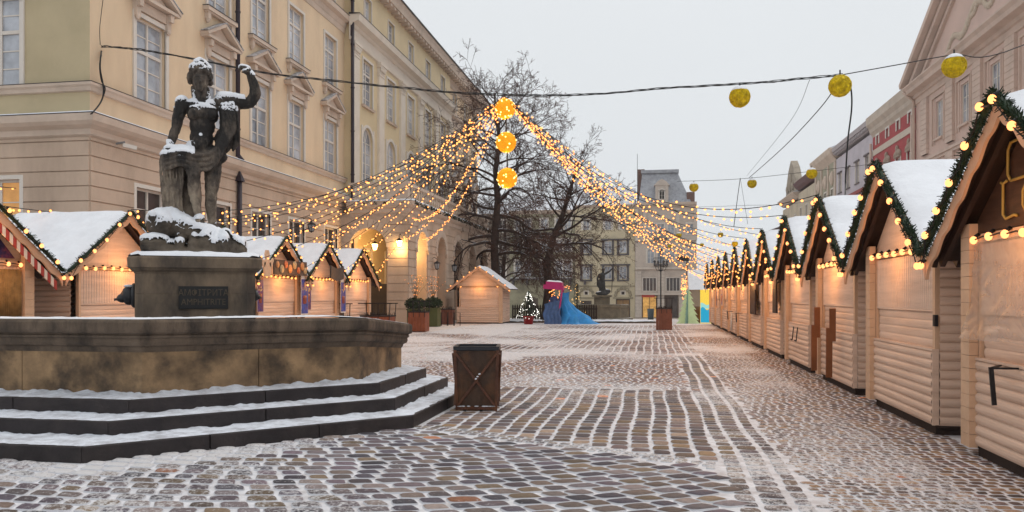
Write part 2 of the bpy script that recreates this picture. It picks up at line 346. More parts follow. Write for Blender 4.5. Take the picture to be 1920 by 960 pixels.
# ================================================================ FOUNTAIN
stone_w=M('weathered_stone',(.30,.195,.105),.85,.3,3.5,bump=.5,bscale=40,dirt=(.035,.028,.024),dscale=3.2,damt=.88,col2=(.15,.10,.06),stretch=(.8,.8,.8))
stone_rim=M('rim_stone',(.125,.092,.066),.85,.3,4,bump=.5,bscale=40,dirt=(.025,.02,.018),dscale=4.5,damt=.85,stretch=(1,1,.45))
stone_dk=M('step_stone',(.028,.023,.024),.6,.3,3,bump=.3,bscale=35,dirt=(.07,.055,.05),dscale=2.5,damt=.4,spec=.25)
def octp(E,Sy,cut):
    xw=2*FCX-E; yn=2*FCY-Sy
    return [(E,Sy+cut),(E,yn-cut),(E-cut,yn),(xw+cut,yn),(xw,yn-cut),(xw,Sy+cut),(xw+cut,Sy),(E-cut,Sy)]
fountain=thing('fountain',(FCX,FCY,0),'octagonal stone fountain basin on three snowy dark steps with a name plaque','fountain')
STEPS=[octp(-2.84,6.76,2.5),octp(-3.17,7.28,2.28),octp(-3.45,7.72,2.08)]
WALL=octp(-3.8,8.12,1.85)
def lerp2(a,b,t): return (a[0]+(b[0]-a[0])*t,a[1]+(b[1]-a[1])*t)
def scaleoct(E,Sy,cut,d): return octp(E+d,Sy-d,cut+d*.586)
EP=[(-2.84,6.76,2.5),(-3.17,7.28,2.28),(-3.45,7.72,2.08),(-3.8,8.12,1.85)]
for i,p in enumerate(EP):
    if i==3: break
    mb=MB(); z0=i*.16; 
    A=octp(*p); lip=scaleoct(*p,-.0)
    # block courses: split each side into slabs with fine joints
    for k in range(8):
        a,b=A[k],A[(k+1)%8]; L_=math.dist(a,b); nn=max(2,int(L_/1.15)); 
        ia=scaleoct(*p,-.55)[k]; ib=scaleoct(*p,-.55)[(k+1)%8]
        for q in range(nn):
            g=.004/L_
            t0=q/nn+(g if q else 0); t1=(q+1)/nn-(g if q<nn-1 else 0)
            P=[lerp2(a,b,t0),lerp2(a,b,t1),lerp2(ia,ib,t1),lerp2(ia,ib,t0)]
            mb.prism([(x,y) for x,y in P],z0,z0+.158,axis='z')
    ins=scaleoct(*p,-.5); mb.prism(ins,z0-.02,z0+.15,axis='z')
    o=mb.build('step',stone_dk,fountain,world=True,bevel=.012)
# basin wall with moulded rim (profile swept round the octagon)
def zt(y,z):  # the rear of the old basin has sunk
    return z-(.24*min(1,max(0,(y-9.6)/3.2)) if z>.85 else 0)
def sweep(mb,p,prof):
    rings=[[(x,y,zt(y,z)) for x,y in scaleoct(*p,d)] for d,z in prof]; n=8
    vs=[q for r in rings for q in r]
    mb.add(vs,[(i*n+k,i*n+(k+1)%n,(i+1)*n+(k+1)%n,(i+1)*n+k) for i in range(len(rings)-1) for k in range(n)])
def sweep_blocks(mb,p,prof,nb,gap=.004,off=0):
    rings=[[(x,y,z) for x,y in scaleoct(*p,d)] for d,z in prof]
    for k in range(8):
        k2=(k+1)%8; L_=math.dist(rings[0][k][:2],rings[0][k2][:2]); n=max(1,round(L_/nb)); cuts=[0]+[(i+off*((k*7)%3-1)*.18)/n for i in range(1,n)]+[1]
        for i in range(n):
            g=gap/L_; t0=cuts[i]+(g if i else 0); t1=cuts[i+1]-(g if i<n-1 else 0); vs=[]
            for r in rings:
                for t in (t0,t1):
                    x=r[k][0]+(r[k2][0]-r[k][0])*t; y=r[k][1]+(r[k2][1]-r[k][1])*t; vs.append((x,y,zt(x,y,) if False else zt(y,r[k][2])))
            m=len(rings); mb.add(vs,[(2*j,2*j+1,2*j+3,2*j+2) for j in range(m-1)]+[tuple(2*j for j in range(m-1,-1,-1)),tuple(2*j+1 for j in range(m))])
mb=MB(); sweep_blocks(mb,EP[3],[(-.30,.44),(.0,.44),(0,.98),(-.30,.98)],1.3,off=1); sweep(mb,EP[3],[(-.32,.98),(-.32,.7)])
mb.build('basin_wall',stone_w,fountain,world=True)
mb=MB(); sweep_blocks(mb,EP[3],[(-.32,.96),(-.0,.96),(.02,.985),(.03,1.02),(.075,1.04),(.09,1.075),(.085,1.115),(.11,1.13),(.115,1.15),(.10,1.16),(.115,1.175),(.145,1.185),(.155,1.215),(.155,1.30),(.14,1.325),(.1,1.335),(-.3,1.335),(-.32,1.3)],1.75,off=-1)
mb.build('rim',stone_rim,fountain,world=True)
mb=MB(); sweep(mb,EP[3],[(-.3,.9),(-3.0,.9)]); mb.build('ice',M('basin_ice',(.25,.27,.3),.3,.2,3),fountain,world=True)
# snow lying on the treads and the rim
def snow_ring(mb,outer,inner,z,th=.011,per=70,rows=6,heap=.04,edge=.035):
    def pt(poly,t):
        t=t*8; k=int(t)%8; return lerp2(poly[k],poly[(k+1)%8],t-int(t))
    n=8*per//2; vs=[]
    for i in range(n):
        t=i/n
        o=pt(outer,t); q=pt(inner,t)
        for r in range(rows+1):
            s=r/rows; s2=edge/.4+s*(1-edge/.4)
            x,y=lerp2(o,q,s2)
            nz=noise.noise(Vector((x*6,y*6,z*9))); n3=noise.noise(Vector((x*19,y*19,z*9)))
            if r==0: x+=nz*.03+n3*.012; y+=nz*.03+n3*.012; zz=z+.001
            else: zz=z+th*(.75+.5*nz)+n3*.006+(heap*max(0,s-.6)/.4*(.8+.5*n3+nz) if heap else 0)
            vs.append((x,y,zt(y,z)-z+max(z+.001,zz)))
    R_=rows+1
    mb.add(vs,[(i*R_+r,((i+1)%n)*R_+r,((i+1)%n)*R_+r+1,i*R_+r+1) for i in range(n) for r in range(rows)],True)
for i in range(3):
    mb=MB(); snow_ring(mb,STEPS[i],(STEPS+[WALL])[i+1],(i+1)*.16,per=160,heap=.028 if i==2 else .014); mb.build('snow',step_snow,fountain,world=True)
mb=MB(); snow_ring(mb,scaleoct(*EP[3],.135),scaleoct(*EP[3],-.3),1.335,th=.014,per=120,heap=0,edge=.02); mb.build('snow',snow,fountain,world=True)
# pedestal, turned towards the camera side of the square
PX,PY=-6.72,10.95; PR=math.atan2(-PX,PY)
ped_m=M('pedestal_stone',(.21,.155,.105),.85,.3,2,bump=.35,bscale=28,dirt=(.045,.038,.034),dscale=1.9,damt=.9,stretch=(1,1,.45),col2=(.13,.105,.08))
def rrect(w,d,c):
    return [(w-c,-d),(w,-d+c),(w,d-c),(w-c,d),(-w+c,d),(-w,d-c),(-w,-d+c),(-w+c,-d)]
def sweepr(mb,prof,smooth=False):
    rings=[[(x,y,z) for x,y in rrect(.80+e_,.70+e_,.12+max(0,e_)*.6)] for e_,z in prof]; n=8
    mb.add([q for r in rings for q in r],[(i*n+k,i*n+(k+1)%n,(i+1)*n+(k+1)%n,(i+1)*n+k) for i in range(len(rings)-1) for k in range(n)]+[tuple(range((len(rings)-1)*n,len(rings)*n))],smooth)
ped=MB(); sweepr(ped,[(0.04,.9),(0.04,1.0),(0,1.03),(0,1.62),(-.004,1.624),(0,1.628),(0,1.90),(.015,1.93),(.05,1.95),(.07,1.975),(.09,1.99),(.095,2.12),(.08,2.145),(.04,2.15)])
pedo=ped.build('pedestal',ped_m,fountain,loc=(PX-FCX,PY-FCY,0),rz=PR)
mb=MB(); mb.box(-.235,.42,-.735,-.70,1.41,1.73); mb.box(-.22,.405,-.741,-.734,1.42,1.425);mb.box(-.22,.405,-.741,-.734,1.715,1.72);mb.box(-.225,-.22,-.741,-.734,1.42,1.72);mb.box(.405,.41,-.741,-.734,1.42,1.72)
plq=mb.build('name_plaque',M('black_plaque',(.012,.012,.013),.5,.3,6,spec=.4),pedo)
def text_mesh(txt,size,ext=.004,sx=1):
    cu=bpy.data.curves.new('t','FONT'); cu.body=txt; cu.size=size; cu.extrude=ext; cu.align_x='CENTER'; cu.align_y='CENTER'; cu.resolution_u=2
    ob=bpy.data.objects.new('t',cu); S.collection.objects.link(ob); dg=bpy.context.evaluated_depsgraph_get(); dg.update()
    me=bpy.data.meshes.new_from_object(ob.evaluated_get(dg)); bpy.data.objects.remove(ob); 
    me.transform(Matrix.Diagonal((sx,1,1,1))); return me
bronze=M('dull_bronze_letters',(.085,.062,.038),.5,.2,6,spec=.4)
for txt,z in (('АМФІТРИТА',1.635),('AMPHITRITE',1.505)):
    me=text_mesh(txt,.125,sx=.86); me.materials.clear(); me.materials.append(bronze)
    o=link('lettering',me,plq,(.093,-.739,z)); o.rotation_euler=(R(90),0,0)
# lion spouts on both flanks
for sgn in (-1,1):
    mb=MB()
    mb.ell((sgn*.84,-.1,1.60),(.06,.15,.18),14,10); mb.ell((sgn*.90,-.1,1.60),(.11,.12,.14),14,10); mb.ell((sgn*.99,-.1,1.56),(.08,.075,.065)); mb.ell((sgn*.97,-.1,1.61),(.05,.04,.05))
    mb.tube([(sgn*1.02,-.1,1.55),(sgn*1.10,-.1,1.54)],.018,8); mb.box(sgn*.80-.02,sgn*.80+.03,-.25,.05,1.42,1.77)
    if sgn>0: mb.v=[(.78+(x-.78)*.45,y,1.6+(z-1.6)*.6) for x,y,z in mb.v]
    sp=mb.build('lion_spout',M('spout_metal',(.018,.02,.024),.45,.3,9,spec=.5),pedo)
    if sgn<0: mb=MB(); mb.ell((sgn*.9,-.1,1.735),(.08,.10,.025),12,6); mb.build('snow',snow,sp)
# snow on the pedestal cap
def snow_pad(mb,poly,z,th,n=40,base=None,edge=.12,pw=.5):
    xs=[p[0] for p in poly]; ys=[p[1] for p in poly]; x0,x1,y0,y1=min(xs),max(xs),min(ys),max(ys)
    def dist(x,y):
        dm=9
        m=len(poly)
        for k in range(m):
            a,b=poly[k],poly[(k+1)%m]; ex,ey=b[0]-a[0],b[1]-a[1]; l=math.hypot(ex,ey); d=((x-a[0])*ey-(y-a[1])*ex)/l
            dm=min(dm,-d)
        return dm
    vs=[];idx={};fs=[]
    for j in range(n+1):
        for i in range(n+1):
            x=x0+(x1-x0)*i/n; y=y0+(y1-y0)*j/n; d=dist(x,y)
            if d<-1e-6:
                continue
            h=th*min(1,max(0,d)/edge)**pw*(1+.45*noise.noise(Vector((x*4,y*4,z*3))))+.008*noise.noise(Vector((x*13,y*13,z)))*min(1,d/edge)
            idx[i,j]=len(vs); vs.append((x,y,z+max(0,h)))
    for j in range(n):
        for i in range(n):
            q=[(i,j),(i+1,j),(i+1,j+1),(i,j+1)]
            q=[idx[a] for a in q if a in idx]
            if len(q)>=3: fs.append(tuple(q))
    mb.add(vs,fs,True)
mb=MB(); snow_pad(mb,rrect(.885,.785,.16),2.152,.07,50,edge=.1)
mb.build('snow',snow,pedo)
# ================================================================ STATUE
def remeshed(mb,vox,smooth=3,disp=0,dsc=.1):
    me=mb.mesh('tmp',[]); ob=bpy.data.objects.new('tmp',me); S.collection.objects.link(ob)
    r=ob.modifiers.new('r','REMESH'); r.mode='VOXEL'; r.voxel_size=vox; r.use_smooth_shade=True
    s=ob.modifiers.new('s','SMOOTH'); s.iterations=smooth; s.factor=.5
    dg=bpy.context.evaluated_depsgraph_get(); dg.update()
    out=bpy.data.meshes.new_from_object(ob.evaluated_get(dg)); bpy.data.objects.remove(ob)
    if disp:
        no=[v.normal.copy() for v in out.vertices]
        for v,n_ in zip(out.vertices,no):
            v.co+=n_*disp*(noise.noise(v.co/dsc)+.5*noise.noise(v.co/dsc*2.7))
    out.polygons.foreach_set('use_smooth',[True]*len(out.polygons)); out.update(); return out
def snow_from(me,fn,th,name='snow_mesh',nzmin=.35):
    keep=[]; 
    for p in me.polygons:
        c=p.center
        v=fn(c,p.normal)
        if p.normal.z>nzmin-.25*v and v>0: keep.append(p)
    cnt={}; use={}
    for p in keep:
        for a in p.vertices: cnt[a]=cnt.get(a,0)+1
    ids={};vs=[];fs=[]
    for a,c in cnt.items():
        v=me.vertices[a]; ids[a]=len(vs); inn=min(1,(c/4)**2)
        vs.append(v.co+v.normal*(th*.35*inn-.006*(1-inn))+Vector((0,0,th*.8*inn)))
    for p in keep: fs.append(tuple(ids[a] for a in p.vertices))
    m=MB(); m.add(vs,fs,True); out=m.mesh(name,[])
    ob=bpy.data.objects.new('tmp',out); S.collection.objects.link(ob); s=ob.modifiers.new('s','SMOOTH'); s.iterations=6; s.factor=.6
    dg=bpy.context.evaluated_depsgraph_get(); dg.update(); o2=bpy.data.meshes.new_from_object(ob.evaluated_get(dg)); bpy.data.objects.remove(ob)
    o2.materials.append(snow); o2.polygons.foreach_set('use_smooth',[True]*len(o2.polygons)); return o2
def limb(mb,pts,rs,n=14,sy=1):
    P=[Vector(p) for p in pts]; Q=[];RR=[]
    # smooth path
    for i in range(len(P)-1):
        p0=P[max(i-1,0)];p1=P[i];p2=P[i+1];p3=P[min(i+2,len(P)-1)]
        for k in range(5):
            t=k/5; Q.append(.5*((2*p1)+(p2-p0)*t+(2*p0-5*p1+4*p2-p3)*t*t+(3*p1-p0-3*p2+p3)*t**3)); RR.append(rs[i]+(rs[i+1]-rs[i])*t)
    Q.append(P[-1]); RR.append(rs[-1])
    mb.tube(Q,RR,n)
    for q,r in ((Q[0],RR[0]),(Q[-1],RR[-1])): mb.ell(q,r*.99,n,8)
def amphi():
    b=MB()
    # torso
    b.ell((.06,.02,1.60),(.215,.17,.20)); b.ell((.07,.0,1.80),(.170,.13,.20)); b.ell((.08,.0,1.98),(.185,.135,.2)); b.ell((.09,.0,2.15),(.225,.15,.18)); b.ell((.09,.02,2.27),(.25,.12,.10))
    b.ell((-.035,-.115,2.13),(.085,.07,.085)); b.ell((.205,-.115,2.145),(.085,.07,.085)); b.ell((.06,-.10,1.70),(.13,.08,.13))
    b.ell((-.19,.01,2.26),(.095,.10,.10)); b.ell((.36,.01,2.35),(.12,.11,.11))
    limb(b,[(.075,.0,2.28),(.07,-.01,2.40),(.06,-.02,2.52)],[.10,.082,.085])
    # head, turned down a little, face
    b.ell((.055,-.03,2.64),(.115,.14,.155)); b.ell((.052,-.065,2.575),(.085,.095,.10)); b.ell((.050,-.135,2.50),(.04,.035,.032))
    b.ell((.05,-.165,2.62),(.020,.03,.05)); b.ell((.05,-.19,2.59),(.022,.022,.018)); b.ell((.05,-.13,2.685),(.085,.04,.025))
    b.ell((.012,-.145,2.64),(.022,.02,.014)); b.ell((.09,-.145,2.64),(.022,.02,.014))
    b.ell((.05,-.160,2.545),(.032,.018,.010)); b.ell((.05,-.155,2.528),(.028,.018,.010)); b.ell((-.005,-.12,2.575),(.035,.03,.04)); b.ell((.105,-.12,2.575),(.035,.03,.04))
    rr_=random.Random(5)
    for k in range(120):
        t=rr_.uniform(0,6.28); h=rr_.uniform(-.09,.19); r_=.155-(max(0,h)**2)*2.2
        x=.05+math.cos(t)*r_; y=.01+math.sin(t)*r_*1.05; z=2.69+h
        if y<-.06 and h<.055: continue
        b.ell((x,y,z),rr_.uniform(.028,.045),8,6)
    b.ell((.05,.02,2.75),(.14,.15,.12)); 
    for k in range(16):
        t=k/16*6.28; b.ell((.045+.06*math.cos(t),-.02+.06*math.sin(t),2.885+rr_.uniform(-.02,.03)),rr_.uniform(.028,.04),8,6)
    b.ell((.045,-.02,2.90),.055)
    limb(b,[(.15,.06,2.55),(.17,.03,2.42),(.18,-.03,2.33)],[.035,.03,.018],8); limb(b,[(-.05,.06,2.55),(-.04,.02,2.42),(-.03,-.05,2.32)],[.035,.03,.018],8)
    # viewer's left arm hangs, hand on the raised drapery
    limb(b,[(-.20,.0,2.28),(-.25,.02,2.10),(-.285,.03,1.92)],[.095,.085,.068]); limb(b,[(-.285,.03,1.92),(-.335,-.01,1.75),(-.375,-.06,1.60)],[.07,.065,.045])
    b.ell((-.385,-.09,1.555),(.05,.065,.045))
    for k in range(4): limb(b,[(-.42+.025*k,-.11,1.55),(-.425+.025*k,-.16,1.535),(-.42+.025*k,-.185,1.50)],[.016,.015,.012],6)
    # raised arm
    limb(b,[(.36,.02,2.37),(.50,.03,2.385),(.64,.03,2.375),(.765,.01,2.39)],[.115,.105,.095,.08]); limb(b,[(.765,.01,2.39),(.835,.0,2.53),(.81,-.02,2.68),(.755,-.03,2.80)],[.082,.088,.072,.05])
    b.ell((.71,-.04,2.855),(.065,.045,.05))
    for k in range(4): limb(b,[(.69,-.07+.028*k,2.885),(.635,-.075+.028*k,2.895),(.60,-.07+.028*k,2.865)],[.019,.018,.015],6)
    limb(b,[(.72,-.09,2.84),(.68,-.11,2.82),(.64,-.105,2.815)],[.02,.018,.015],6)
    # legs
    limb(b,[(.20,.0,1.55),(.225,-.06,1.28),(.205,-.09,.98)],[.15,.125,.088]); limb(b,[(.205,-.09,.98),(.20,-.05,.78),(.22,-.02,.55),(.27,-.04,.40)],[.086,.085,.058,.05]); limb(b,[(.25,.0,.38),(.30,-.12,.34),(.32,-.2,.315)],[.055,.05,.035])
    limb(b,[(-.02,-.02,1.52),(-.05,-.18,1.38),(-.035,-.28,1.20)],[.15,.125,.095]); limb(b,[(-.035,-.28,1.20),(-.03,-.24,.98),(.0,-.19,.76),(.03,-.16,.60)],[.093,.088,.065,.052]); limb(b,[(.05,-.10,.58),(.03,-.20,.545),(.01,-.27,.53)],[.055,.05,.035])
    # drapery : hanging from the shoulder
    for k in range(8):
        x=.32+k*.027; yo=-.05*(k%2)
        limb(b,[(x,.0+yo*.5,2.41),(x+.015,-.09+yo,2.16),(x+.02,-.11+yo,1.93),(x-.03-.012*k,-.15+yo,1.73-.012*k),(.22,-.20+yo,1.585-.036*k),(.0,-.245+yo,1.515-.034*k),(-.22,-.25+yo,1.53-.028*k),(-.43,-.17+yo*.5,1.50-.034*k)],[.022,.024,.025,.027,.027,.027,.027,.024],8)
    for k in range(4):
        x=.50+k*.024; limb(b,[(x-.02,.02,2.38),(x,-.04-.04*(k%2),2.12),(x+.012,-.03-.04*(k%2),1.85),(x+.02,-.02,1.64+.03*k)],[.022,.024,.026,.020],8)
    b.ell((.44,.05,2.05),(.09,.07,.36)); b.ell((.38,.0,1.78),(.13,.09,.20)); b.ell((.20,-.06,1.52),(.24,.13,.14))
    b.ell((-.20,-.10,1.50),(.27,.16,.12)); b.ell((.1,-.1,1.42),(.26,.12,.12)); b.ell((-.42,-.1,1.42),(.085,.12,.13)); b.ell((-.33,-.12,1.56),(.12,.1,.05))
    # fall of cloth at the left of the leg
    for k in range(8):
        x0=-.49+k*.042; x1=-.455+k*.034
        limb(b,[(x0,-.16-.03*(k%2),1.40-.01*k),(x0+.01,-.17-.035*(k%2),1.15),(x1,-.14-.03*((k+1)%2),.88),(x1+.03,-.12-.02*(k%2),.52)],[.021,.019,.022,.030],8)
    b.ell((-.34,-.0,.98),(.13,.10,.5)); b.ell((-.12,.14,.95),(.2,.08,.5))
    return b
cloth_low=None
statue_m=bpy.data.materials.new('statue_stone'); 
def statue_mat(m):
    m.use_nodes=True; n=m.node_tree; b=n.nodes['Principled BSDF']; L=n.links.new
    tc=n.nodes.new('ShaderNodeTexCoord'); sp=n.nodes.new('ShaderNodeSeparateXYZ'); L(tc.outputs['Object'],sp.inputs[0])
    mp=n.nodes.new('ShaderNodeMapping'); mp.inputs['Scale'].default_value=(1,1,.5); L(tc.outputs['Object'],mp.inputs[0])
    n1=n.nodes.new('ShaderNodeTexNoise'); n1.inputs['Scale'].default_value=4.5; n1.inputs['Detail'].default_value=9; n1.inputs['Roughness'].default_value=.68; L(mp.outputs[0],n1.inputs['Vector'])
    # soot crust: heavier on the upper body and drapery, worn off the legs
    mr=n.nodes.new('ShaderNodeMapRange'); mr.inputs[1].default_value=.45; mr.inputs[2].default_value=1.7; mr.inputs[3].default_value=.17; mr.inputs[4].default_value=-.15; L(sp.outputs['Z'],mr.inputs[0])
    mr2=n.nodes.new('ShaderNodeMapRange'); mr2.inputs[1].default_value=.55; mr2.inputs[2].default_value=.4; mr2.inputs[3].default_value=0; mr2.inputs[4].default_value=-.3; L(sp.outputs['Z'],mr2.inputs[0])
    mr3=n.nodes.new('ShaderNodeMapRange'); mr3.inputs[1].default_value=2.35; mr3.inputs[2].default_value=2.5; mr3.inputs[3].default_value=0; mr3.inputs[4].default_value=.07; L(sp.outputs['Z'],mr3.inputs[0])
    a=n.nodes.new('ShaderNodeMath'); L(n1.outputs[0],a.inputs[0]); L(mr.outputs[0],a.inputs[1]); a2=n.nodes.new('ShaderNodeMath'); L(a.outputs[0],a2.inputs[0]); L(mr2.outputs[0],a2.inputs[1])
    a3=n.nodes.new('ShaderNodeMath'); L(a2.outputs[0],a3.inputs[0]); L(mr3.outputs[0],a3.inputs[1])
    r=n.nodes.new('ShaderNodeValToRGB'); L(a3.outputs[0],r.inputs[0]); e=r.color_ramp.elements
    e[0].position=.34; e[0].color=(.018,.016,.015,1); e[1].position=.70; e[1].color=(.34,.28,.21,1); x=e.new(.5); x.color=(.10,.08,.064,1)
    L(r.outputs[0],b.inputs['Base Color']); b.inputs['Roughness'].default_value=.75; b.inputs['Specular IOR Level'].default_value=.3
    n2=n.nodes.new('ShaderNodeTexNoise'); n2.inputs['Scale'].default_value=45; n2.inputs['Detail'].default_value=6; L(tc.outputs['Object'],n2.inputs['Vector'])
    bp=n.nodes.new('ShaderNodeBump'); bp.inputs['Strength'].default_value=.4; bp.inputs['Distance'].default_value=.015; L(n2.outputs[0],bp.inputs['Height']); L(bp.outputs[0],b.inputs['Normal'])
statue_mat(statue_m)
stat=thing('statue',(PX,PY,2.16),'weathered stone statue of a draped goddess with one arm raised and snow on her shoulders','statue',rz=PR)
sm=remeshed(amphi(),.0115,1,.007,.05); sm.materials.append(statue_m)
link('figure',sm,stat)
def fig_snow(c,n):
    q=noise.noise(c*9)*.5+noise.noise(c*23)*.25
    x,y,z=c
    if z>2.78: return .5+q                         # hair
    if 2.2<z<2.5 and x<.70 and not(2.36<z and x<.2 and y<-.0 and False): return .35+q
    if 1.46<z<1.72 and x<-.02: return 1.0+q*.8
    if 1.3<z<1.7 and x>=.02: return q-.42
    if 1.75<z<2.2 and x<.3 and abs(c.x-.03)<.06: return q-.05
    if .5<z<.62: return .4+q
    return -1
link('snow',snow_from(sm,fig_snow,.042,nzmin=.30),stat)
# rock and sea creature under the feet
b=MB()
b.ell((0,0,.06),(.76,.52,.12)); b.ell((.05,.1,.2),(.5,.35,.22)); b.ell((-.2,.05,.38),(.26,.24,.2))
b.ell((-.47,-.12,.46),(.22,.24,.20)); b.ell((-.36,-.05,.58),(.20,.18,.12)); b.ell((-.56,-.26,.20),(.20,.16,.085)); b.ell((-.45,-.2,.12),(.28,.2,.09)); b.ell((-.6,-.33,.55),(.05,.05,.05)); b.ell((-.70,-.2,.15),(.06,.1,.09))
limb(b,[(-.3,-.1,.48),(-.08,-.2,.38),(.18,-.15,.30),(.42,-.12,.20),(.62,-.1,.12)],[.17,.14,.13,.13,.10])
for x,z,r in ((-.20,.16,.09),(-.02,.17,.1),(.14,.2,.12),(.27,.14,.11),(.40,.18,.12),(.53,.12,.09),(.64,.1,.08)):
    limb(b,[(x,-.25,z+.12),(x-.03,-.38,z),(x+.01,-.36,z-.12)],[r*.7,r*.75,r*.55])
limb(b,[(.04,-.05,.30),(.03,-.15,.46),(.04,-.20,.52)],[.09,.08,.07]); limb(b,[(.26,.0,.15),(.28,-.06,.28)],[.12,.10])
rm=remeshed(b,.016,2,.012,.06); 
rock_m=M('base_rock',(.10,.08,.06),.75,.5,4,bump=.4,bscale=35,dirt=(.018,.016,.015),dscale=3,damt=.9); rm.materials.append(rock_m)
rk=link('sea_creature_base',rm,stat)
def rsnow(c,n):
    if c.z<.17 and c.y<-.2 and not c.x>.3: return -1
    
    v=.75+noise.noise(c*4)*.8
    if c.y<-.3 and c.z<.38: v-=.75
    return v if c.z>.14 else -1
link('snow',snow_from(rm,rsnow,.06,nzmin=.30),rk)
# ================================================================ BUILDINGS
# local frame of every facade: x along it, -y outwards, z up
def cells(L,z0,z1,ops):
    us=sorted({0,L}|{o[0] for o in ops}|{o[1] for o in ops}); zs=sorted({z0,z1}|{min(max(o[2],z0),z1) for o in ops}|{min(max(o[3],z0),z1) for o in ops}); out=[]
    for i in range(len(us)-1):
        run=None
        for j in range(len(zs)-1):
            uc=(us[i]+us[i+1])/2; zc=(zs[j]+zs[j+1])/2
            if any(o[0]<uc<o[1] and o[2]<zc<o[3] for o in ops):
                if run: out.append(run); run=None
            else:
                if run: run=(run[0],run[1],run[2],zs[j+1])
                else: run=(us[i],us[i+1],zs[j],zs[j+1])
        if run: out.append(run)
    return out
def wallp(mb,L,z0,z1,ops,y=0,dep=.28,m=None):
    T=(lambda p:p) if m is None else (lambda p:tuple(m@Vector(p)))
    for a,b,c,d in cells(L,z0,z1,ops):
        mb.add([T((a,y,c)),T((b,y,c)),T((b,y,d)),T((a,y,d))],[(0,1,2,3)])
    for o in ops:
        a,b,c,d=o[:4]
        if c>=z1 or d<=z0: continue
        q=[(a,c),(b,c),(b,d),(a,d)]
        for k in range(4):
            p,r=q[k],q[(k+1)%4]; mb.add([T((p[0],y,p[1])),T((r[0],y,r[1])),T((r[0],y+dep,r[1])),T((p[0],y+dep,p[1]))],[(3,2,1,0)])
def courses(mb,L,z0,z1,ops,h=.42,g=.035,y0=-.045,y1=.0,m=None):
    z=z0
    while z<z1-.1:
        t=min(z+h,z1); cuts=sorted([(o[0],o[1]) for o in ops if o[2]<t-g and o[3]>z]); u=0
        for a,b in cuts+[(L,L)]:
            if a-u>.05: mb.box(u,a,y0,y1,z,t-g,m)
            u=max(u,b)
        z=t
WM={}
def winmesh(w,h,rows=4,transom=None,rec=.16,sur=.13,arch=False,cols=2,glassm=None,fm=None,bar=.035,key=None):
    k=(w,h,rows,transom,rec,sur,arch,cols,glassm.name if glassm else '',fm.name if fm else '')
    if k in WM: return WM[k]
    f=MB(); W2=w/2
    if sur:
        f.box(-W2-sur,-W2,-.05,.02,0,h); f.box(W2,W2+sur,-.05,.02,0,h)
        if not arch: f.box(-W2-sur,W2+sur,-.05,.02,h,h+sur)
    fr=.07
    f.box(-W2,-W2+fr,rec-.05,rec+.03,0,h-(W2 if arch else 0)); f.box(W2-fr,W2,rec-.05,rec+.03,0,h-(W2 if arch else 0)); f.box(-W2+fr,W2-fr,rec-.05,rec+.03,0,fr)
    if not arch: f.box(-W2+fr,W2-fr,rec-.05,rec+.03,h-fr,h)
    top=h-fr if not arch else h-W2
    for c in range(1,cols): 
        x=-W2+w*c/cols; f.box(x-.04,x+.04,rec-.045,rec+.03,fr,top)
    if transom: f.box(-W2+fr,W2-fr,rec-.055,rec+.03,transom-.05,transom+.05)
    for r in range(1,rows):
        z=h*r/rows if not arch else (h-W2)*r/(rows-1 or 1)
        if transom and abs(z-transom)<.1: continue
        f.box(-W2+fr,W2-fr,rec-.02,rec+.025,z-bar/2,z+bar/2)
    p=MB()
    if arch:
        n=12; C=h-W2
        for ri,ro,y0,y1 in ((W2,W2+sur,-.05,.02),(W2-fr,W2,rec-.05,rec+.03)):
            for i in range(n):
                t0,t1=math.pi*i/n,math.pi*(i+1)/n
                f.prism([(ri*math.cos(t0),C+ri*math.sin(t0)),(ro*math.cos(t0),C+ro*math.sin(t0)),(ro*math.cos(t1),C+ro*math.sin(t1)),(ri*math.cos(t1),C+ri*math.sin(t1))][::-1],y0,y1)
        for t in (R(60),R(120),R(90)): f.bar((0,rec,C),((W2-fr)*math.cos(t),rec,C+(W2-fr)*math.sin(t)),.04,.04,(0,1,0))
        pts=[(-W2+.02,.02),(W2-.02,.02)]+[((W2-.02)*math.cos(math.pi*i/n),C+(W2-.02)*math.sin(math.pi*i/n)) for i in range(n+1)]
        p.prism(pts,rec+.0,rec+.02)
    else: p.box(-W2+.02,W2-.02,rec+.0,rec+.02,.02,h-.02)
    WM[k]=(f.mesh('window',fm or trim_w),p.mesh('pane',glassm or glass)); return WM[k]
def window(par,u,z,spec,rz=0,y=0,loc=None,gl=None):
    f,p=winmesh(**spec)
    o=link('window',f,par,loc or (u,y,z),rz); link('pane',gl or p,o); return o
def arch_spandrel(mb,uc,w,zs,y,dep=.28,m=None,flip=False):
    T=(lambda p:p) if m is None else (lambda p:tuple(m@Vector(p)))
    n=12; r=w/2
    P=[(uc+r*math.cos(math.pi*i/n),zs+r*math.sin(math.pi*i/n)) for i in range(n+1)]
    for i in range(n):
        a,b=P[i],P[i+1]; mb.add([T((b[0],y,b[1])),T((a[0],y,a[1])),T((a[0],y,zs+r)),T((b[0],y,zs+r))],[(0,1,2,3)])
        mb.add([T((a[0],y,a[1])),T((b[0],y,b[1])),T((b[0],y+dep,b[1])),T((a[0],y+dep,a[1]))],[(0,1,2,3)])
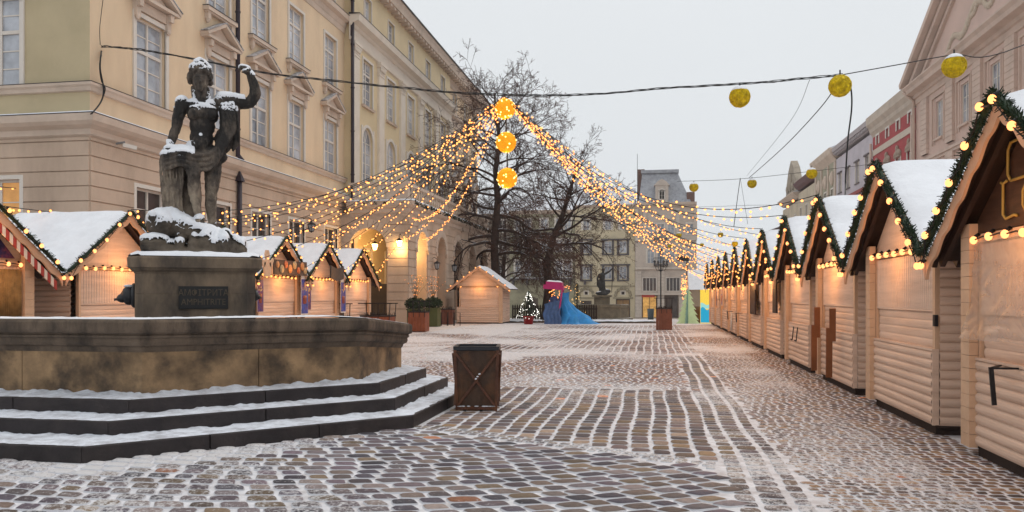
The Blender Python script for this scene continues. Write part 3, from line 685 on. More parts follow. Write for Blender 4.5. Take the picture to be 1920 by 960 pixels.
def cornice(mb,L,prof,x0=0,ret=True,m=None,both=True):
    # prof: (projection, z) from bottom to top; returns mitred round both ends
    P=[(pr_,z) for pr_,z in prof]; n=len(P); vs=[];fs=[]
    T=(lambda p:p) if m is None else (lambda p:tuple(m@Vector(p)))
    for pr_,z in P:
        vs+= [T((x0-(pr_ if both else 0),1.2 if ret else 0,z)),T((x0-(pr_ if both else 0),-pr_,z)),T((x0+L+(pr_ if both else 0),-pr_,z)),T((x0+L+(pr_ if both else 0),1.2 if ret else 0,z))]
    for i in range(n-1):
        for k in range(3): fs.append((i*4+k,i*4+k+1,(i+1)*4+k+1,(i+1)*4+k))
    fs.append((0,3,2,1)); fs.append(((n-1)*4,(n-1)*4+1,(n-1)*4+2,(n-1)*4+3))
    mb.add(vs,fs)
# ---------------------------------------------------------------- TOWN HALL
TX,TY=-15.5,19.95
th_=thing('town_hall',(TX,TY,0),'long pale yellow town hall with pedimented windows, pilasters and a balcony over lit arches','town hall',rz=R(90))
LT=50.; SIDE=Matrix.Rotation(R(-90),4,'Z')   # side facade: local x -> -y ... built from its own frame
# side frame: origin at far end of the side facade, x runs to the corner
SL=26.; MS=Matrix.Translation((0,SL,0))@Matrix.Rotation(R(-90),4,'Z')
s1=[2.75,6.7,9.85,13.1,16.9]; s2=[21.1,25.0,28.9,32.8,36.7]; s3=[41.6,45.4,48.4]
WA=dict(w=1.5,h=2.55,rows=5,transom=1.55,sur=.14); WB=dict(w=1.45,h=2.45,rows=5,transom=1.75,sur=.12); WC=dict(w=1.6,h=3.0,rows=5,transom=None,sur=.16,arch=True)
WE=dict(w=1.1,h=1.45,rows=3,sur=.06); WG=dict(w=1.5,h=1.9,rows=3,transom=None,sur=.12,glassm=glass_d)
def op(u,z,sp): return (u-sp['w']/2,u+sp['w']/2,z,z+sp['h'])
G_=[op(u,3.0,WG) for u in s1+s3]
sideu=[SL-2.95,SL-7.0,SL-11]
Gs=[op(u,3.0,WG) for u in sideu]
mb=MB()
wallp(mb,LT,0,6.1,G_); wallp(mb,SL,0,6.1,Gs,m=MS)
courses(mb,18.6,.9,6.05,[o for o in G_ if o[1]<18.6]); 
mb2=MB(); courses(mb2,LT-39,.9,6.05,[(a-39,b-39,c,d) for a,b,c,d in G_ if a>39]); mb.add([(x+39,y,z) for x,y,z in mb2.v],mb2.f)
courses(mb,SL,.9,6.05,Gs,m=MS)
mb.box(-.07,18.6,-.07,0,0,.85); mb.box(-.07,0,0,SL,0,.85)
mb.build('ground_storey_wall',rust_m,th_)
ops=[op(u,7.58,WA) for u in s1+s3]+[op(u,11.75,WB) for u in s1+s3]+[op(u,16.1,WE) for u in s1+s3]
mb=MB(); 
# sections 1 and 3
wallp(mb,18.7,6.1,18.2,[o for o in ops if o[1]<18.7]); mb.build('upper_wall',plaster,th_); mb=MB()
m2=MB(); wallp(m2,LT-38.9,6.1,18.2,[(a-38.9,b-38.9,c,d) for a,b,c,d in ops if a>38.9]); mb.add([(x+38.9,y,z) for x,y,z in m2.v],m2.f)
mb.build('upper_wall',plaster,th_)
mb=MB(); ops_s=[op(u,7.58,WA) for u in sideu]+[op(u,11.75,WB) for u in sideu]
wallp(mb,SL,6.1,18.2,ops_s,m=MS); mb.build('side_wall',plaster_shaded,th_)
# centre section, slightly forward
yc=-.35; ops2=[(u-.8,u+.8,7.6,10.6) for u in s2]+[op(u,11.7,WB) for u in s2]+[op(u,16.1,WE) for u in s2]
m2=MB(); wallp(m2,20.2,0,18.2,[(a-18.7,b-18.7,c,d) for a,b,c,d in ops2],y=yc)
for u in s2: arch_spandrel(m2,u-18.7,1.6,9.8,yc+.001)
m2.box(-.0,.02,yc+.001,.0,0,18.2); m2.box(20.18,20.2,yc+.001,0,0,18.2)
mb=MB(); mb.add([(x+18.7,y,z) for x,y,z in m2.v],m2.f); mb.build('centre_wall',plaster_c,th_)
# windows
pedm=MB(); pw=1.15; 
pedm.prism([(-pw,0),(pw,0),(pw,.1),(-pw,.1)],-.30,0); pedm.box(-.8,.8,-.1,0,-.32,-.02)
for sg in (-1,1):
    pedm.bar((sg*pw*1.03,-.16,.1),(0,-.16,.72),.34,.11,(0,0,1)); pedm.prism([(sg*.78-.1,-.55),(sg*.78+.1,-.55),(sg*.78+.11,0),(sg*.78-.11,0)],-.14,0); pedm.prism([(sg*.78-.09,-.25),(sg*.78+.09,-.25),(sg*.78+.1,-.02),(sg*.78-.1,-.02)],-.25,-.13)
    pedm.ell((sg*.78,-.10,-.56),(.09,.07,.1),8,6)
pedm.prism([(-.95,.1),(.95,.1),(0,.62)],-.08,0)
pedme=pedm.mesh('pediment',stone_t)
ps=MB(); 
for sg in (-1,1): ps.bar((sg*1.22,-.20,.18),(0,-.20,.80),.30,.03,(0,0,1))
psme=ps.mesh('snow',M('thin_snow_tin',(.42,.42,.44),.6,.5,6,col2=(.2,.19,.2)))
sb=MB(); sb.box(-1.0,1.0,-.22,0,-.14,-.0); sb.box(-.93,.93,-.16,0,-.2,-.14)
for sg in (-1,1):
    sb.box(sg*.8-.09,sg*.8+.09,-.15,0,-.42,-.2); sb.ell((sg*.8,-.07,-.44),(.085,.08,.12),8,6)
sbme=sb.mesh('sill',stone_t)
sp_=MB(); sp_.box(-.92,.92,-.12,.1,-.1,.0); sp_.box(-.95,.95,-.14,.0,.0,.012); spme=sp_.mesh('sill',stone_t)
tinm=MB(); tinm.box(-1.02,1.02,-.24,.0,.0,.02); tinme=tinm.mesh('flashing',tin)
vg=[]
def gvar(spec,i):
    f,p=winmesh(**spec); return None
for u in s1+s3:
    w=window(th_,u,7.58,WA); link('pediment',pedme,w,(0,0,3.05)); link('flashing',psme,w,(0,0,3.05)); 
    w=window(th_,u,11.75,WB); link('sill',sbme,w); link('flashing',tinme,w)
    window(th_,u,16.1,WE); window(th_,u,3.0,WG)
for u in sideu:
    for z,sp,pd in ((7.58,WA,1),(11.75,WB,0),(3.0,dict(WG,glassm=glass_lit),0)):
        w=window(th_,0,0,sp,rz=R(-90),loc=(0,SL-u,z))
        if pd: link('pediment',pedme,w,(0,0,3.05))
for u in s2:
    window(th_,u,7.6,WC,y=yc); w=window(th_,u,11.7,WB,y=yc); link('sill',spme,w); window(th_,u,16.1,WE,y=yc)
# cornices and bands
def mk(mb0,name,mat): return mb0.build(name,mat,th_)
led=[(0,6.05),(.08,6.1),(.10,6.25),(.28,6.33),(.38,6.42),(.42,6.60),(.40,6.63),(.0,6.66)]
def side_c(mb,prof):
    # mitre round the near corner (x=0,y=0): along +x and along +y
    n=len(prof); vs=[];fs=[]
    for p,z in prof: vs+=[(18.68,-p,z),(-p,-p,z),(-p,SL,z)]
    for i in range(n-1):
        for k in range(2): fs.append((i*3+k+1,i*3+k,(i+1)*3+k,(i+1)*3+k+1))
    mb.add(vs,fs)
mb=MB(); side_c(mb,led); mk(mb,'ledge',stone_t)
mb=MB(); side_c(mb,[(.37,6.635),(.405,6.64),(.39,6.67),(.1,6.70),(0,6.72)]); mk(mb,'snow',snow)
mb=MB(); side_c(mb,[(.425,6.615),(.43,6.632),(.38,6.65)]); mk(mb,'flashing',tin)
mb=MB(); side_c(mb,[(0,7.3),(.08,7.32),(.10,7.42),(.16,7.47),(.17,7.55),(0,7.57)]); mk(mb,'sill_band',stone_t)
mb=MB(); side_c(mb,[(.175,7.54),(.18,7.56),(0,7.585)]); mk(mb,'flashing',tin)
mb=MB(); side_c(mb,[(0,14.9),(.04,14.92),(.06,15.15),(.1,15.2),(.15,15.4),(.34,15.5),(.38,15.72),(.0,15.8)]); mk(mb,'attic_cornice',stone_t)
mb=MB(); side_c(mb,[(.385,15.72),(.39,15.75),(0,15.83)]); mk(mb,'flashing',tin)
# section 3 bands
def sec(mb,prof,a,b,y=0):
    n=len(prof); vs=[];fs=[]
    for p,z in prof: vs+=[(b,y-p,z),(a,y-p,z)]
    for i in range(n-1): fs.append((i*2+1,i*2,(i+1)*2,(i+1)*2+1))
    mb.add(vs,fs)
    for x in (a,b): mb.add([(x,y-p,z) for p,z in prof]+[(x,y,prof[-1][1]),(x,y,prof[0][1])],[tuple(range(n+2))])
mb=MB(); sec(mb,led,38.95,LT); sec(mb,[(0,7.3),(.10,7.42),(.17,7.55),(0,7.57)],38.95,LT); sec(mb,[(0,14.9),(.06,15.15),(.15,15.4),(.34,15.5),(.38,15.72),(.0,15.8)],38.95,LT); mk(mb,'far_bands',stone_t)
# centre entablature, pilasters
mb=MB(); sec(mb,[(0,14.55),(.10,14.6),(.12,14.7),(.05,14.72),(.05,15.25),(.14,15.3),(.2,15.42),(.5,15.52),(.56,15.75),(.58,15.85),(0,15.9)],18.45,39.1,yc); mk(mb,'entablature',stone_c)
mb=MB(); sec(mb,[(.585,15.83),(.59,15.87),(0,15.93)],18.42,39.15,yc); mk(mb,'flashing',tin)
pil=MB(); pil.box(-.42,.42,-.14,0,6.6,14.0); pil.box(-.5,.5,-.2,0,6.6,7.3); pil.box(-.46,.46,-.17,0,13.85,13.95); pil.box(-.45,.45,-.16,0,14.0,14.3)
pil.box(-.52,.52,-.24,0,14.3,14.42); pil.box(-.56,.56,-.28,0,14.42,14.55)
for k in range(5): pil.ell((-.34+.17*k,-.2,14.2),(.07,.06,.12),8,6)
pme=pil.mesh('pilaster',stone_c)
for u in [19.15]+[(s2[i]+s2[i+1])/2 for i in range(4)]+[38.45]: link('pilaster',pme,th_,(u,yc,0))
# eaves with modillions
ev=[(0,17.7),(.1,17.75),(.12,17.95),(.25,18.05),(.3,18.2),(.85,18.28),(.9,18.5),(1.0,18.72),(1.02,18.8),(-.5,19.0)]
mb=MB(); n=len(ev); vs=[];fs=[]
for p,z in ev: vs+=[(LT+p,6,z),(LT+p,-p,z),(-p,-p,z),(-p,SL,z)]
for i in range(n-1):
    for k in range(3): fs.append((i*4+k+1,i*4+k,(i+1)*4+k,(i+1)*4+k+1))
mb.add(vs,fs)
for k in range(76): mb.box(.3+k*.65,.55+k*.65,-.80,-.2,18.1,18.27)
for k in range(30): mb.box(-.80,-.2,.3+k*.65,.55+k*.65,18.1,18.27)
mk(mb,'eaves',stone_t)
mb=MB(); mb.add([(-1.08,-1.08,18.83),(LT+1.08,-1.08,18.83),(LT-5,6,20.8),(6,6,20.8),(6,SL,20.8),(-1.08,SL,18.83)],[(0,1,2,3),(0,3,4,5)]); mb.box(-1.08,LT+1.08,-1.09,-1.05,18.78,18.86); mb.box(-1.09,-1.05,-1.04,SL,18.78,18.86); mk(mb,'roof',tin)
mb=MB(); mb.add([(LT,0,0),(LT,14,0),(LT,14,18.2),(LT,0,18.2)],[(0,1,2,3)]); mk(mb,'end_wall',plaster)
# downpipes
for u,y,z0,z1 in ((7.8,-.16,6.8,18.2),(18.55,-.5,.1,18.2)):
    mb=MB(); mb.tube([(u,y,z1),(u,y,z0)],.085,10)
    for z in [z0+1+i*2.2 for i in range(int((z1-z0)/2.2))]: mb.tube([(u,y,z),(u,y,z+.06)],.105,10)
    if z0>1: mb.tube([(u,y-.02,z0+.05),(u+.1,y-.15,z0-.15)],.08,8)
    mb.build('downpipe',pipe_m,th_)
mb=MB(); mb.tube([(7.95,-.15,5.9),(7.95,-.15,.2)],.09,10); mb.add([(7.80,-.3,5.9),(8.1,-.3,5.9),(8.1,-.05,5.9),(7.8,-.05,5.9),(7.95,-.15,6.35)],[(0,1,4),(1,2,4),(2,3,4),(3,0,4)]); mb.build('downpipe',pipe_m,th_)
# ---- portico with balcony
PW=3.5; U0=18.3; U1=38.9   # x range in local frame, projecting to y=-PW
warm_in=M('portico_plaster',(.62,.50,.30),.85,.08,.8,dirt=(.3,.24,.15),dscale=.8,damt=.3)
por=thing('portico',(0,0,0),None,None); del_=por; por.parent=th_; por.name='portico'
def archwall(mb,L,H,arches,y0,y1,m=None):
    ops=[(u-w/2,u+w/2,0,zs+w/2) for u,w,zs in arches]
    T=(lambda p:p) if m is None else (lambda p:tuple(m@Vector(p)))
    wallp(mb,L,0,H,ops,y=y0,dep=0,m=m)
    for a,b,c,d in cells(L,0,H,ops): mb.add([T((a,y1,c)),T((b,y1,c)),T((b,y1,d)),T((a,y1,d))],[(3,2,1,0)])
    for u,w,zs in arches:
        arch_spandrel(mb,u,w,zs,y0,dep=y1-y0,m=m)
        for x in (u-w/2,u+w/2): mb.add([T((x,y0,0)),T((x,y1,0)),T((x,y1,zs)),T((x,y0,zs))],[(0,1,2,3)])
        n=12;r=w/2;P=[(u+r*math.cos(math.pi*i/n),zs+r*math.sin(math.pi*i/n)) for i in range(n+1)]
        for i in range(n):
            a,b=P[i],P[i+1]; mb.add([T((b[0],y1,b[1])),T((a[0],y1,a[1])),T((a[0],y1,zs+r)),T((b[0],y1,zs+r))],[(3,2,1,0)])
    for x in (0,L): mb.add([T((x,y0,0)),T((x,y1,0)),T((x,y1,H)),T((x,y0,H))],[(0,1,2,3)])
AH=5.75
# end face (faces -y world): frame x runs from wall outwards
ME=Matrix.Translation((U0,0,0))@Matrix.Rotation(R(-90),4,'Z')
MSt=Matrix.Translation((U0+.012,-PW,0))
# end face: local x of ME maps to -y (outwards from building); its outside must be -x local
mb=MB()
archwall(mb,PW-.001,AH,[(1.42,1.95,4.0)],0,.9,m=ME)
st=[(2.35+3.9*k,1.9,4.0) for k in range(5)]
archwall(mb,U1-U0,AH,st,0,.9,m=MSt)
mb.build('arcade',rust_m,por)
mb=MB()
ends=[(1.42-.975,1.42+.975,0,4.0+.975)]
courses(mb,PW,.95,5.6,[(.35,2.45,0,5.1)],m=ME); courses(mb,U1-U0,.95,5.6,[(u-1.02,u+1.02,0,5.1) for u,w,z in st],m=MSt)
mb.box(U0-.08,U0,-PW-.08,-2.5,0,.9); mb.box(U0-.08,U0,-.35,0,0,.9)
e_=0
for u,w,z in st+[(U1-U0+1.0,1.9,4)]: mb.box(U0+e_,U0+u-w/2,-PW-.08,-PW,0,.9); e_=u+w/2
for u,w,z in st: 
    mb.box(U0+u-w/2-.25,U0+u-w/2,-PW-.1,-PW-.045,4.0-.2,4.0); mb.box(U0+u+w/2,U0+u+w/2+.25,-PW-.1,-PW-.045,3.8,4.0)
mb.build('rustication',rust_m,por)
vm=MB()
def archring(mb,uc,w,zs,y0,y1,ro,m):
    n=14;r=w/2
    for i in range(n):
        t0,t1=math.pi*i/n+.012,math.pi*(i+1)/n-.012
        q=[(uc+r*math.cos(t0),zs+r*math.sin(t0)),(uc+(r+ro)*math.cos(t0),zs+(r+ro)*math.sin(t0)),(uc+(r+ro)*math.cos(t1),zs+(r+ro)*math.sin(t1)),(uc+r*math.cos(t1),zs+r*math.sin(t1))]
        mb.prism(q[::-1],y0,y1,m)
archring(vm,1.42,1.95,4.0,-.075,0,.45,ME); vm.build('voussoirs',stone_t,por)
for u,w,z in st:
    vm=MB(); archring(vm,u,w,z,-.075,0,.4,MSt); vm.build('voussoirs',stone_t,por)
# slab, cornice, ceiling, lit back wall
def u_prof(mb,prof,close=True):
    n=len(prof); vs=[];fs=[]
    for p,z in prof: vs+=[(U0-p,-.36,z),(U0-p,-PW-p,z),(U1+p,-PW-p,z),(U1+p,-.36,z)]
    for i in range(n-1):
        for k in range(3): fs.append((i*4+k,i*4+k+1,(i+1)*4+k+1,(i+1)*4+k))
    mb.add(vs,fs)
mb=MB(); u_prof(mb,[(0,5.7),(.06,5.75),(.08,5.95),(.2,6.0),(.3,6.1),(.34,6.28),(0,6.3)]); mb.box(U0+.02,U1-.02,-PW+.02,-.36,5.72,6.29); mb.build('slab',stone_t,por)
mb=MB(); u_prof(mb,[(.33,6.29),(.345,6.31),(.30,6.36),(.1,6.38),(-.3,6.36)])
for k in range(90):
    t=rnd(0,1); mb.ell((U0-.15+(U1-U0)*t*.9,-PW-.2+rnd(-.06,.06),6.35),(rnd(.1,.3),rnd(.06,.14),rnd(.03,.07)),8,5)
for k in range(14): mb.ell((U0-.2+rnd(-.04,.04),-PW*rnd(.05,1),6.35),(.1,rnd(.1,.2),rnd(.02,.05)),8,5)
mb.build('snow',snow,por)
# ivy dark garland hanging at the edge of the balcony
mb=MB()
for k in range(700):
    t=rnd(0,1); x,y=(U0-.3,-PW*rnd(.0,1)) if t<.12 else (U0+(U1-U0)*(t-.12)/.88,-PW-.34)
    s=rnd(.05,.12); c=Vector((x+rnd(-.05,.05),y+rnd(-.05,.05),6.27+rnd(-.14,.06))); a=Vector((rnd(-1,1),rnd(-1,1),rnd(-1,1))).normalized()*s; b=a.cross(Vector((rnd(-1,1),rnd(-1,1),rnd(-1,1)))).normalized()*s*.5
    mb.add([c-a,c+b,c+a,c-b],[(0,1,2,3)])
mb.build('dark_greenery',M('dark_greenery',(.035,.04,.025),.8,.4,9),por)['kind']='stuff'
mb=MB()
for z0,z1,d in ((6.42,6.52,.16),(7.12,7.28,.18)):
    mb.box(U0+.05,U0+.05+d,-PW+.05,-.36,z0,z1); mb.box(U0+.05,U1-.05,-PW+.05,-PW+.05+d,z0,z1)
mb.box(U0+.02,U0+.32,-PW+.02,-PW+.32,6.3,7.3)
mb.box(U0+.04,U0+.26,-PW+.32,-PW+1.15,6.4,7.28)
nb=8
for k in range(5+4):
    y=-.6-k*.21
    if y>-PW+1.2: mb.lathe([(.045,6.5),(.06,6.55),(.035,6.62),(.075,6.8),(.03,6.98),(.055,7.05),(.05,7.13)],8,(U0+.13,y,0))
for k in range(48):
    x=U0+.6+k*.42
    if x<U1-.3: mb.lathe([(.045,6.5),(.06,6.55),(.035,6.62),(.075,6.8),(.03,6.98),(.055,7.05),(.05,7.13)],6,(x,-PW+.13,0))
mb.build('balustrade',stone_t,por)
mb=MB()
mb.box(U0+.9,U1,-.42,-.36,0,5.7); mb.box(U0+.9,U1-.9,-PW+.9,-.4,5.6,5.7)
mb.build('inner_wall',warm_in,por)
for u in (U0+2.35,U0+6.25,U0+10.1): 
    f,p=winmesh(w=1.5,h=2.4,rows=4,sur=.12,glassm=glass_lit); w=link('window',f,por,(u,-.44,1.6)); link('pane',p,w)
mb=MB(); mb.box(U0+.95,U0+1.0,-2.9,-.42,.0,2.2); mb.build('inner_door',M('door_brown',(.07,.05,.03),.5),por)
# lit lanterns of the portico: real lamps
lamp_glass=glow('lantern_glow',(1,.62,.2),22)
lamp_pts=[onX(732,461,-12.6),onX(714,468,-14.3),onX(801,462,-12.3)]
mlt=th_.matrix_world
def lantern(parent_loc,label,r=.11,lit=True,power=60,arm=(0,.5),g=None):
    t=thing('lantern',parent_loc,label,'lantern',g)
    mb=MB(); mb.lathe([(.03,.30),(.06,.26),(r*1.5,.18),(r*1.35,.16)],6,smooth=False); mb.lathe([(.02,-.2),(.05,-.17),(r*.8,-.13),(r*.85,-.15)],6,smooth=False)
    for k in range(6):
        a=k/6*6.283; mb.bar((r*.8*math.cos(a),r*.8*math.sin(a),-.14),(r*1.35*math.cos(a),r*1.35*math.sin(a),.17),.014,.014)
    mb.tube([(0,0,.3),(0,0,.4),(arm[0]*.5,arm[1]*.5,.5),(arm[0],arm[1],.42)],.015,6)
    mb.build('cage',dark_m,t)
    mb=MB(); mb.lathe([(r*.7,-.13),(r*1.2,.15)],6,smooth=False); mb.build('glass',M('lantern_glass',(.3,.32,.34),.2,.1) if not lit else lamp_glass,t)
    if lit:
        L=bpy.data.lights.new('lantern_light','POINT'); L.energy=power; L.color=(1,.58,.2); L.shadow_soft_size=.12
        o=bpy.data.objects.new('lantern_light',L); S.collection.objects.link(o); o.parent=t; o.location=(0,0,-.32)
    return t
lantern((-13.9,TY+U0+.45,4.05),'lit lantern in the mouth of the first town hall arch',.13,True,80,(0,.3))
lantern((-12.35,TY+U0-.35,4.15),'lit lantern on the corner pier of the town hall portico',.13,True,35,(0,.35))
lantern((-13.0,TY+U0+2.6,4.2),'lit lantern inside the first street side arch of the town hall',.10,True,90,(-.4,0))
lantern((-11.7,TY+U0+4.3,3.2),'unlit wall lantern between the first and second street side arches',.13,False,0,(-.3,0))
lantern((-11.7,TY+U0+8.2,3.2),'unlit wall lantern between the second and third street side arches',.13,False,0,(-.3,0))
lantern((-15.0,TY+13.6,4.6),'unlit wall lantern on the grooved town hall wall above the huts',.14,False,0,(-.4,0))
# cctv camera and cable bracket on the corner
t=thing('security_camera',(-15.35,TY+.9,6.0),'small white security camera under the corner ledge of the town hall','camera')
mb=MB(); mb.bar((0,0,0),(.22,.1,.06),.05,.05); mb.build('bracket',M('bracket_grey',(.2,.2,.2),.5),t); mb=MB(); mb.bar((.15,.1,-.02),(.42,.35,-.08),.11,.11); mb.build('housing',trim_w,t)
# ---------------------------------------------------------------- GENERIC ROW HOUSE
def house(name,label,origin,rz,L,H,wall,rows,cor=None,depth=12,ground=None,roof=None,bands=(),trim=None,ucols=None,cat='building',hip=2.5):
    h=thing(name,origin,label,cat,None,rz)
    trim=trim or stone_t
    ops=[];wins=[]
    for r in rows:
        for u in (r.get('us') or ucols): ops.append((u-r['w']/2,u+r['w']/2,r['z'],r['z']+r['h'])); wins.append((u,r))
    mb=MB(); wallp(mb,L,0,H,ops)
    for r in rows:
        if r.get('arch'):
            for u in (r.get('us') or ucols): arch_spandrel(mb,u,r['w'],r['z']+r['h']-r['w']/2,.001)
    mb.box(0,L,.3,depth,0,H); mb.add([(0,0,0),(0,.3,0),(0,.3,H),(0,0,H)],[(0,1,2,3)]); mb.add([(L,0,0),(L,.3,0),(L,.3,H),(L,0,H)],[(3,2,1,0)])
    mb.build('wall',wall,h)
    for u,r in wins:
        f,p=winmesh(w=r['w'],h=r['h'],rows=r.get('rows',3),sur=r.get('sur',.12),arch=r.get('arch',False),glassm=r.get('glass',glass_d),fm=r.get('fm'),cols=r.get('cols',2),transom=r.get('tr'))
        w=link('window',f,h,(u,0,r['z'])); link('pane',p,w)
        if r.get('extra'): link(r['extra'][0],r['extra'][1],w)
    if cor:
        mb=MB(); cornice(mb,L,cor,both=False); mb.build('cornice',trim,h)
    for k,(z,hh,pj,m_) in enumerate(bands):
        mb=MB(); mb.box(0,L,-pj,0,z,z+hh); mb.build('band',m_ or trim,h)
    zt=cor[-1][1] if cor else H
    mb=MB(); pj=(cor[-1][0] if cor else 0); rm_=roof or M('roof_snow',(.62,.64,.68),.7,.1,1.5)
    mb.add([(0,-pj,zt),(L,-pj,zt),(L,depth*.5,zt+hip),(0,depth*.5,zt+hip),(L,depth,zt),(0,depth,zt)],[(0,1,2,3),(3,2,4,5),(1,4,2),(0,3,5)]); mb.build('roof',rm_,h)
    return h
pinkw=M('plaster_pink',(.66,.49,.42),.85,.06,.6,dirt=(.38,.29,.25),dscale=.4,damt=.3)
pinkt=M('trim_pink',(.64,.50,.42),.8,.06,1,dirt=(.3,.24,.2),dscale=.7,damt=.3)
redw=M('plaster_red',(.42,.08,.085),.85,.08,.7,dirt=(.25,.08,.07),dscale=.5,damt=.4)
lilac=M('plaster_lilac',(.54,.50,.54),.85,.06,.7,dirt=(.3,.28,.3),dscale=.5,damt=.3)
greenw=M('plaster_greenish',(.38,.36,.27),.85,.08,.7,dirt=(.22,.21,.16),dscale=.5,damt=.5)
creamw=M('plaster_cream',(.58,.50,.38),.85,.08,.7,dirt=(.3,.25,.18),dscale=.5,damt=.4)
brownw=M('plaster_brown',(.22,.16,.13),.85,.1,.7)
reds=M('trim_red',(.30,.07,.06),.8,.1,1)
wfr=M('frame_brown',(.10,.07,.05),.5,.1,4)
XR=19.1
def hz(y): return gz(y)
def rh(y0,y1): return (XR,y1,min(gz(y1),0)),y1-y0
# window hood used on several houses
hd=MB(); hd.box(-.9,.9,-.2,0,1.95,2.08); hd.prism([(-.9,2.08),(.9,2.08),(0,2.5)],-.18,0); hd.box(-.8,.8,-.14,.1,-.14,-.02)
hood=hd.mesh('window_hood',stone_t)
hb=MB(); hb.box(-.8,.8,-.15,0,1.95,2.1); hb.ell((0,-.05,2.3),(.75,.16,.3),12,8); hb.ell((-.55,-.05,2.2),(.25,.16,.25)); hb.ell((.55,-.05,2.2),(.25,.16,.25)); hb.box(-.8,.8,-.14,.1,-.14,-.02); hb.ell((0,-.1,2.6),(.2,.14,.3))
hoodb=hb.mesh('window_hood',M('baroque_stone',(.40,.31,.25),.85,.15,3,bump=.3,dirt=(.16,.12,.1),dscale=3,damt=.5))
hl=MB(); hl.box(-.85,.85,-.16,0,1.98,2.12); hl.box(-.8,.8,-.12,.1,-.12,-.02); linth=hl.mesh('lintel',M('dark_lintel',(.16,.14,.14),.8,.2,4))
# --- pink palace : Y 36.6..63.4
Yf=63.4; L=27.
def U(y,Yf=Yf): return Yf-y
us=[U(y) for y in (58.5,54.0,49.5,45.0,40.5)]
pk=house('pink_palace','pink palace with a large relief pediment and banded pilasters above the huts',(XR,Yf,0),R(-90),L,15.9,pinkw,
 [dict(z=12.35,w=1.25,h=2.5,rows=3,sur=0,us=us,glass=glass),dict(z=7.6,w=1.3,h=2.6,rows=3,sur=.15,us=us,glass=glass),dict(z=2.6,w=1.4,h=2.6,rows=3,sur=.15,us=us)],
 cor=[(0,15.6),(.1,15.65),(.12,16.0),(.25,16.05),(.3,16.25),(.75,16.35),(.8,16.6),(.95,16.8),(.95,16.9)],trim=pinkt,hip=0.3)
for u in us:
    mb=MB()
    for e_,y_,w_ in ((.16,-.05,.10),(.55,-.11,.10)):
        mb.box(u-.625-e_-w_,u-.625-e_,y_,0,11.95,15.25); mb.box(u+.625+e_,u+.625+e_+w_,y_,0,11.95,15.25); mb.box(u-.625-e_,u+.625+e_,y_,0,15.25-w_,15.25)
    mb.box(u-.8,u+.8,-.16,0,12.18,12.32); mb.build('window_surround',pinkt,pk)
pmb=MB()
for k in range(11): pmb.box(-.62,.62,-.18,0,11.6+k*.36,11.6+k*.36+.33)
pmb.box(-.58,.58,-.15,0,11.6,15.6)
for k in range(11): pmb.box(-.62,.62,-.18,0,7.0+k*.36,7.0+k*.36+.33)
pmb.box(-.58,.58,-.15,0,7,11.0)
ppl=pmb.mesh('pilaster',pinkt)
for y in (56.25,51.75,47.25,42.75): link('pilaster',ppl,pk,(U(y),0,0))
link('pilaster',ppl,pk,(U(61.2),0,0))
mb=MB(); mb.box(0,L,-.22,0,11.1,11.3); mb.box(0,L,-.14,0,10.9,11.1); mb.box(0,L,-.2,0,6.2,6.5); mb.build('string_course',pinkt,pk)
mb=MB(); ap=24.7; c_=L/2; mb.prism([(0.6,16.9),(L-.6,16.9),(c_,ap-.7)],-.05,.6)
mb.build('tympanum',pinkw,pk)
mb=MB(); 
for sg in (-1,1):
    mb.bar((c_+sg*(c_+.6),-.25,17.15),(c_,-.25,ap),1.5,.38,(0,0,1)); mb.bar((c_+sg*(c_-.2),-.1,16.95),(c_,-.1,ap-.5),1.0,.36,(0,0,1))
    mb.bar((c_+sg*(c_-1.3),-.0,16.95),(c_,-.0,ap-.95),.5,.3,(0,0,1))
mb.build('raking_cornice',pinkt,pk)
mb=MB(); cxx=c_-.1; 
mb.ell((cxx,-.1,19.6),(.75,.28,1.0),16,10)
for k in range(24):
    a=k/24*6.283; mb.ell((cxx+1.0*math.cos(a),-.08,19.6+1.3*math.sin(a)),(.22,.14,.22),8,6)
for sg in (-1,1):
    for k in range(34):
        t=k/33; x=cxx+sg*(1.1+6.5*t); z=19.0-1.6*t+.35*math.sin(t*11); mb.ell((x,-.06,z),(.3-.15*t,.16,.28-.14*t),8,6)
        mb.ell((x+.1,-.08,z+.45*(1-t)*math.cos(t*17)),(.18-.06*t,.12,.16),8,6)
    for k in range(8):
        a=k/8*5; mb.ell((cxx+sg*(1.6+.4*math.cos(a)),-.08,20.6+.4*math.sin(a)),(.15,.12,.15),8,6)
mb.build('relief',M('relief_stone',(.58,.48,.38),.8,.1,3),pk)
mb=MB(); mb.tube([(.15,-.95,16.6),(.15,-.2,15.9),(.15,-.2,.2)],.1,8); mb.build('downpipe',pinkt,pk)
mb=MB(); mb.box(1.0,1.9,.8,1.6,17.0,18.6); mb.build('chimney',brownw,pk)
# --- red house : Y 62.9..75
rd=house('red_house','red house with cream bands, small square attic windows and a deep cream cornice',(XR,75.2,-.6),R(-90),11.7,16.2,redw,
 [dict(z=15.3,w=.75,h=.75,rows=1,cols=1,sur=.2,us=[1.6+2.95*k for k in range(4)],glass=glass),dict(z=11.2,w=1.2,h=1.95,rows=3,sur=.15,us=[1.6+2.95*k for k in range(4)],glass=glass,extra=('window_hood',hoodb)),dict(z=5.8,w=1.2,h=2.2,sur=.15,us=[1.6+2.95*k for k in range(4)])],
 cor=[(0,16.1),(.1,16.3),(.25,16.5),(.3,16.8),(.45,17.0),(.55,17.15),(.58,17.75),(.6,17.8)],bands=[(14.45,.5,.06,M('band_cream',(.58,.50,.42),.8,.06,2)),(9.3,.5,.06,None)],trim=M('cornice_cream',(.56,.48,.40),.8,.06,1.5,dirt=(.3,.24,.2),dscale=.9,damt=.3))
